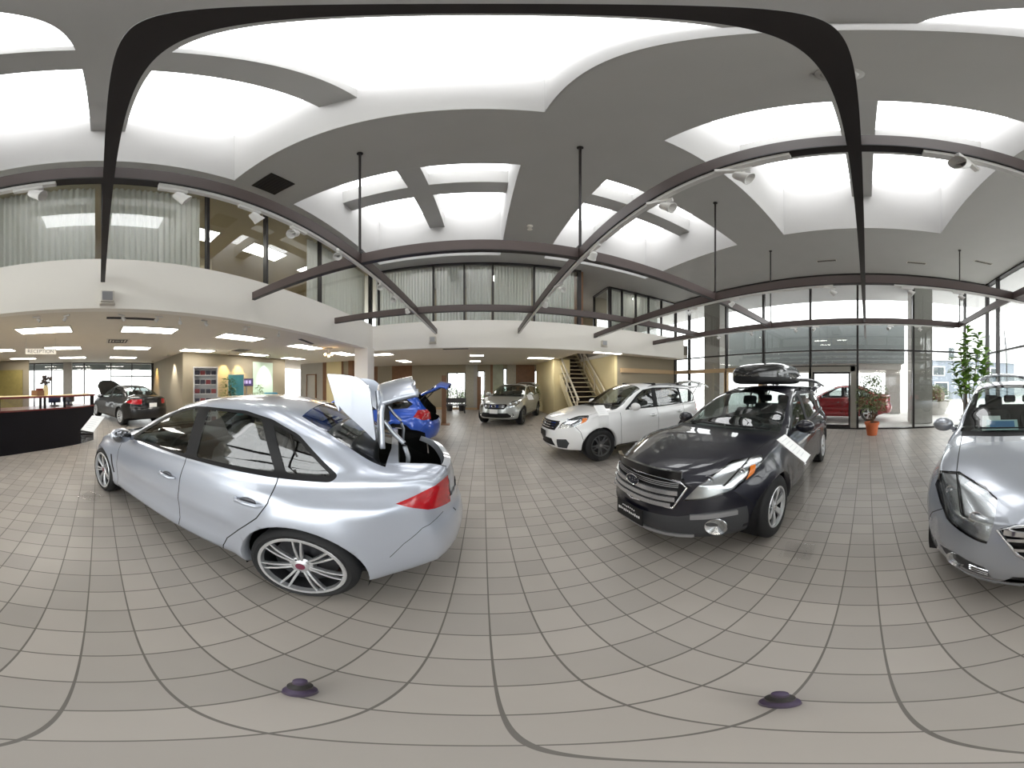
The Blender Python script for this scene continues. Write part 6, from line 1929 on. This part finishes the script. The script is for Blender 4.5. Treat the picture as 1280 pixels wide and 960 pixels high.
for sx_ in (-.22, .22):
    for sy_ in (-.2, .2):
        b = MB(); b.cyl((sx_, sy_, 0), (sx_ * .95, sy_ * .95, .4), .018, n=8); b.build('leg', MATS['chrome'], o)
# pale green lit panel and olive picture on the walls
b = MB(); b.bb(-8.38, -8.36, 6.1, 7.2, .3, 2.5); o = b.build('wall_panel', mat('panel_mint', srgb(196, 214, 196), .7)); tag(o, 'pale green panel on the wall behind the sparse plant', 'panel')
b = MB(); b.bb(-11.48, -11.44, -5.6, -3.7, .3, 2.25); o = b.build('wall_panel', mat('panel_olive', srgb(140, 126, 70), .7, noise=.2)); tag(o, 'olive wall panel beyond the reception desk', 'panel')
b = MB(); b.bb(-9.2, -8.6, 10.50, 10.55, .02, 2.05); b.mi = 1; b.bb(-9.25, -9.2, 10.48, 10.57, .0, 2.1); b.bb(-8.6, -8.55, 10.48, 10.57, 0, 2.1); b.bb(-9.25, -8.55, 10.48, 10.57, 2.05, 2.1)
o = b.build('office_door', [MATS['wall_grey'], MATS['wood_brown']]); tag(o, 'grey office door left of the cream panel', 'door')
# brown display panel behind the blue hatchback
x, y = polar(555, 9.3)
o = thing('notice_board', 'narrow brown upright panel behind the blue hatchback tailgate', 'panel', (x, y, 0), .1)
b = MB(); b.box((0, 0, .95), (.17, .05, 1.85), bevel=.006); b.build('board', MATS['wood_brown'], o)
b = MB(); b.box((0, 0, .015), (.45, .4, .03), bevel=.005); b.build('foot', MATS['wood_brown'], o)

# ---- warm lamp cluster and wall washers
x, y = polar(411, 7.9)
o = thing('lamp_cluster', 'cluster of glowing amber lamps under the low ceiling', 'lamp', (x, y, ZL))
b = MB(); b.cyl((0, 0, 0), (0, 0, -.02), .12, n=20); b.build('ceiling_plate', MATS['steel_grey'], o)
for (dx, dy, dz) in ((-.16, .02, -.2), (.0, .0, -.26), (.14, -.03, -.22)):
    b = MB(); b.cyl((dx * .3, dy * .3, -.02), (dx, dy, dz + .04), .006, n=6); b.build('arm', MATS['steel_grey'], o)
    b = MB(); b.ball((dx, dy, dz), .042, 14, 10); b.build('bulb', MATS['lamp_warm'], o, smooth='all')
def spot(loc, tgt, e, col, size=1.1, blend=.6):
    l = bpy.data.lights.new('wall_washer', 'SPOT'); l.energy = e; l.color = col; l.spot_size = size; l.spot_blend = blend; l.shadow_soft_size = .05
    o = link('wall_washer_light', l, None, loc)
    o.rotation_euler = (Vector(tgt) - Vector(loc)).to_track_quat('-Z', 'Y').to_euler()
WW = [((-12.3, 2.75), (-12.5, 3.0, 1.3), (1, .66, .25), 'on the wall beyond the black sedan, orange beam'), ((-9.4, 2.75), (-9.4, 3.0, 1.2), (1, .95, .85), 'on the wall beyond the black sedan, white beam'), ((-8.1, 4.7), (-8.4, 4.7, 1.3), (1, .74, .3), 'over the leafy plant'), ((-8.1, 5.35), (-8.4, 5.4, 1.3), (1, .74, .3), 'over the poster stand'), ((-8.05, 6.7), (-8.4, 6.7, 1.2), (.85, 1, .88), 'over the pale green panel')]
for (p, t, c_, lab) in WW:
    spot((p[0], p[1], ZL - .06), t, 170, c_)
    b = MB(); b.lathe([(.02, -.045), (.045, -.05), (.055, -.03), (.06, 0)], 16); o = b.build('downlight', MATS['panel_frame'], None, smooth=40, loc=(p[0], p[1], ZL)); tag(o, 'small round downlight ' + lab, 'downlight', 'wall washing downlights')

# ---- staircase
o = thing('staircase', 'open cream staircase with pale handrails rising to the mezzanine', 'staircase', (4.25, 8.75, 0)); o.scale = (1.34, 1, 1)
NS, RUN = 16, 3.75
mat('tread_dark', srgb(58, 46, 38), .7); mat('stair_cream', srgb(196, 184, 150), .6); mat('rail_pale', srgb(205, 196, 178), .4)
for k in range(NS):
    z = 3.30 * (k + 1) / NS; yy = RUN * (k + .5) / NS
    b = MB(); b.box((0, yy, z - .025), (.94, .27, .05), bevel=.006); b.mi = 1; b.box((0, yy - .138, z - .03), (.94, .012, .03)); b.build('tread', [MATS['tread_dark'], MATS['stair_cream']], o)
for s in (1, -1):
    b = MB(); M = Matrix(((0, 0, 1, .50 * s - .03), (1, 0, 0, 0), (0, 1, 0, 0), (0, 0, 0, 1)))
    b.prism([(-.1, 0), (.25, 0), (RUN + .1, 3.30 - .28), (RUN + .1, 3.32), (RUN - .1, 3.32)], M, .06); b.build('stringer', MATS['stair_cream'], o)
    b = MB(); b.tube([(.50 * s, -.05, .92), (.50 * s, RUN, 4.25)], .03, flat=(.05, .06)); b.build('handrail', MATS['rail_pale'], o)
    b = MB(); b.tube([(.50 * s, 0, .50), (.50 * s, RUN, 3.83)], .018, flat=(.03, .03)); b.build('mid_rail', MATS['rail_pale'], o)
    for t in (.02, .34, .66, .98):
        b = MB(); b.box((.50 * s, RUN * t, 3.3 * t + .5), (.04, .04, .95)); b.build('baluster', MATS['rail_pale'], o)

b = MB(); b.tube([(0, .22, .02), (0, RUN + .2, 3.12)], .5, flat=(.94, .03)); b.build('tread_gap_shade', MATS['tread_dark'], o)  # added dark board, paints the shade between the open treads

# ---- tripod feet left at the nadir
for (px, py, lab) in [(375, 866, 'dark purple camera tripod foot on the tiles nearest the silver sedan wheel'), (975, 880, 'dark purple camera tripod foot on the tiles towards the dark wagon')]:
    d = CAMH / tan(radians((py - 480) / 5.33333)); x, y = polar(px, d)
    o = thing('tripod_foot', lab, 'tripod foot', (x, y, 0), atan2(-y, -x), 'camera tripod feet'); o.scale = (.9, .9, 5.0)
    mat('foot_purple', srgb(66, 54, 78), .5)
    b = MB(); b.lathe([(0, 0), (.036, 0), (.042, .006), (.040, .014), (.024, .018), (.020, .022)], 24); b.build('rubber_pad', MATS['foot_purple'], o, smooth=35)
    b = MB(); b.lathe([(.020, .02), (.030, .024), (.030, .030), (.016, .034), (.014, .036)], 20); b.build('collar', MATS['pot_dark'], o, smooth=35)
    b = MB(); b.lathe([(.013, .035), (.019, .039), (.017, .046), (0, .049)], 18); b.build('cap', MATS['foot_purple'], o, smooth=35)

# ---- outside
o = thing('hedge', 'loose green hedge outside the back windows', 'hedge', (0.2, 17.5, -.03))
rn = random.Random(77); f = MB()
for k in range(2600):
    x = rn.uniform(-5.5, 5.5); t = rn.random()
    hgt = 1.15 + .35 * sin(x * 1.7) + .2 * sin(x * 4.1)
    a = rn.uniform(0, 6.28)
    leaf(f, (x, rn.uniform(-.5, .5), hgt * t ** .7), (cos(a), sin(a), rn.uniform(-.2, .9)), .24, .12, .3, n=2)
f.build('foliage', MATS['leaf_green'], o, merge=False)
def building(name, lab, x0, x1, y0, y1, z1, m, wins=(), face='x'):
    o = thing(name, lab, 'building', ((x0 + x1) / 2, (y0 + y1) / 2, -.03))
    hx_, hy_ = (x1 - x0) / 2, (y1 - y0) / 2
    b = MB(); b.bb(-hx_, hx_, -hy_, hy_, 0, z1); b.build('wall', MATS[m], o)
    b = MB(); b.bb(-hx_ - .2, hx_ + .2, -hy_ - .2, hy_ + .2, z1, z1 + .25); b.build('roof', MATS['ext_white'], o)
    for (a, w_, za, h_) in wins:
        b = MB(); b.bb(-hx_ - .05, -hx_ + .02, -hy_ + a, -hy_ + a + w_, za, za + h_); fr = b.build('window', MATS['ext_white'], o)
        b = MB(); b.bb(-hx_ - .07, -hx_ - .04, -hy_ + a + .1, -hy_ + a + w_ - .1, za + .1, za + h_ - .1); b.build('pane', MATS['window_dark'], fr)
building('building', 'blue-grey building with small windows seen past the concrete column', 24, 32, -16.5, -5.6, 4.0, 'ext_blue', [(8.6, 1.3, 2.4, 1.0), (8.2, 1.5, .3, 1.5), (5, 1.3, 2.4, 1.0), (2, 1.3, 2.4, 1.0)])
building('building', 'white low building beyond the blue-grey one', 40, 50, -30, -6, 10.5, 'ext_white', [(15, 1.2, 5.5, 2.5), (10, 1.2, 5.5, 2.5), (5, 1.2, 5.5, 2.5)])
building('building', 'grey-white building seen through the corner glass behind the fig', 26, 36, -34, -21, 8.2, 'ext_white', [(9, 2, 4.4, 2.0), (5, 2, 4.4, 2.0), (1, 2, 4.4, 2.0)])
building('building', 'white building across the street from the reception window', -34, -24, -14, -1, 6.5, 'ext_white', [(7, 2, 3, 1.5)])
x, y = 12.3, -3.5
o = thing('planter', 'round pale planter with clipped grey-green shrub outside the glass', 'planter', (x, y, -.03))
b = MB(); b.lathe([(0, 0), (.5, 0), (.75, .5), (.8, .7), (.72, .7), (.7, .6), (0, .6)], 28); b.build('bowl', MATS['concrete'], o, smooth=35)
f = MB(); rn = random.Random(9)
for k in range(500):
    a = rn.uniform(0, 6.28); t = rn.uniform(-.3, 1.57); r = rn.uniform(.7, .85)
    leaf(f, (r * cos(t) * cos(a), r * cos(t) * sin(a), .85 + .75 * r * sin(t)), (cos(a), sin(a), rn.uniform(-.2, 1)), .18, .07, .2, n=2)
f.build('foliage', MATS['leaf_olive'], o, merge=False)
b = MB(); b.ball((0, 0, .95), (.55, .55, .5), 14, 8); b.build('branches', MATS['bark'], o)
o = thing('street_pole', 'thin leaning pole outside behind the fig tree', 'pole', (17.0, -11.0, -.03))
b = MB(); b.tube([(0, 0, 0), (0, .1, 4.2), (-.1, .4, 6.2)], .05, n=8); b.build('shaft', MATS['steel_dark'], o)
b = MB(); b.box((0, 0, .05), (.3, .3, .1)); b.build('foot', MATS['concrete'], o)
SKY = 4.0; EXPO = 0.44
# ================================================================== CAMERA, SKY, LIGHTS
cam = bpy.data.cameras.new('panorama_camera'); cam.type = 'PANO'
tgt = cam if hasattr(cam, 'panorama_type') else cam.cycles
tgt.panorama_type = 'EQUIRECTANGULAR'
tgt.latitude_min = -pi / 2; tgt.latitude_max = pi / 2
tgt.longitude_min = radians(-120); tgt.longitude_max = radians(120)
cam.clip_start = .02; cam.clip_end = 500
co = link('camera', cam, None, (0, 0, CAMH), (pi / 2, 0, -radians((640 - 603.7) / 5.33333)))
SC.camera = co

w = bpy.data.worlds.new('overcast_sky'); SC.world = w; w.use_nodes = True
nt = w.node_tree
bg = nt.nodes['Background']; bg.inputs[0].default_value = (.985, .995, 1.0, 1); bg.inputs[1].default_value = SKY
def area(name, loc, size, energy, col=(1, 1, 1), rot=(0, 0, 0), portal=False):
    l = bpy.data.lights.new(name, 'AREA'); l.shape = 'RECTANGLE'; l.size = size[0]; l.size_y = size[1]; l.energy = energy; l.color = col
    if portal: l.cycles.is_portal = True
    return link(name, l, None, loc, rot)
for (x0, x1) in SX:
    for (y0, y1) in SY:
        area('skylight_portal', ((x0 + x1) / 2, (y0 + y1) / 2, ZP - .02), (x1 - x0, y1 - y0), 1, portal=True)
area('glass_wall_portal', (XR - .02, (8.3 + YB) / 2, HC / 2), (HC, 8.3 - YB), 1, rot=(0, pi / 2, 0), portal=True)
area('rear_glass_portal', ((XR + XL) / 2, YB + .02, HC / 2), (XR - XL, HC), 1, rot=(-pi / 2, 0, 0), portal=True)
SC.cycles.use_denoising = True
SC.cycles.max_bounces = 10; SC.cycles.transparent_max_bounces = 16; SC.cycles.diffuse_bounces = 5; SC.cycles.glossy_bounces = 5
SC.cycles.sample_clamp_indirect = 8
SC.cycles.caustics_reflective = False
v = SC.view_settings
v.view_transform = 'Standard'; v.look = 'None'; v.gamma = 1; v.use_curve_mapping = False; v.exposure = EXPO
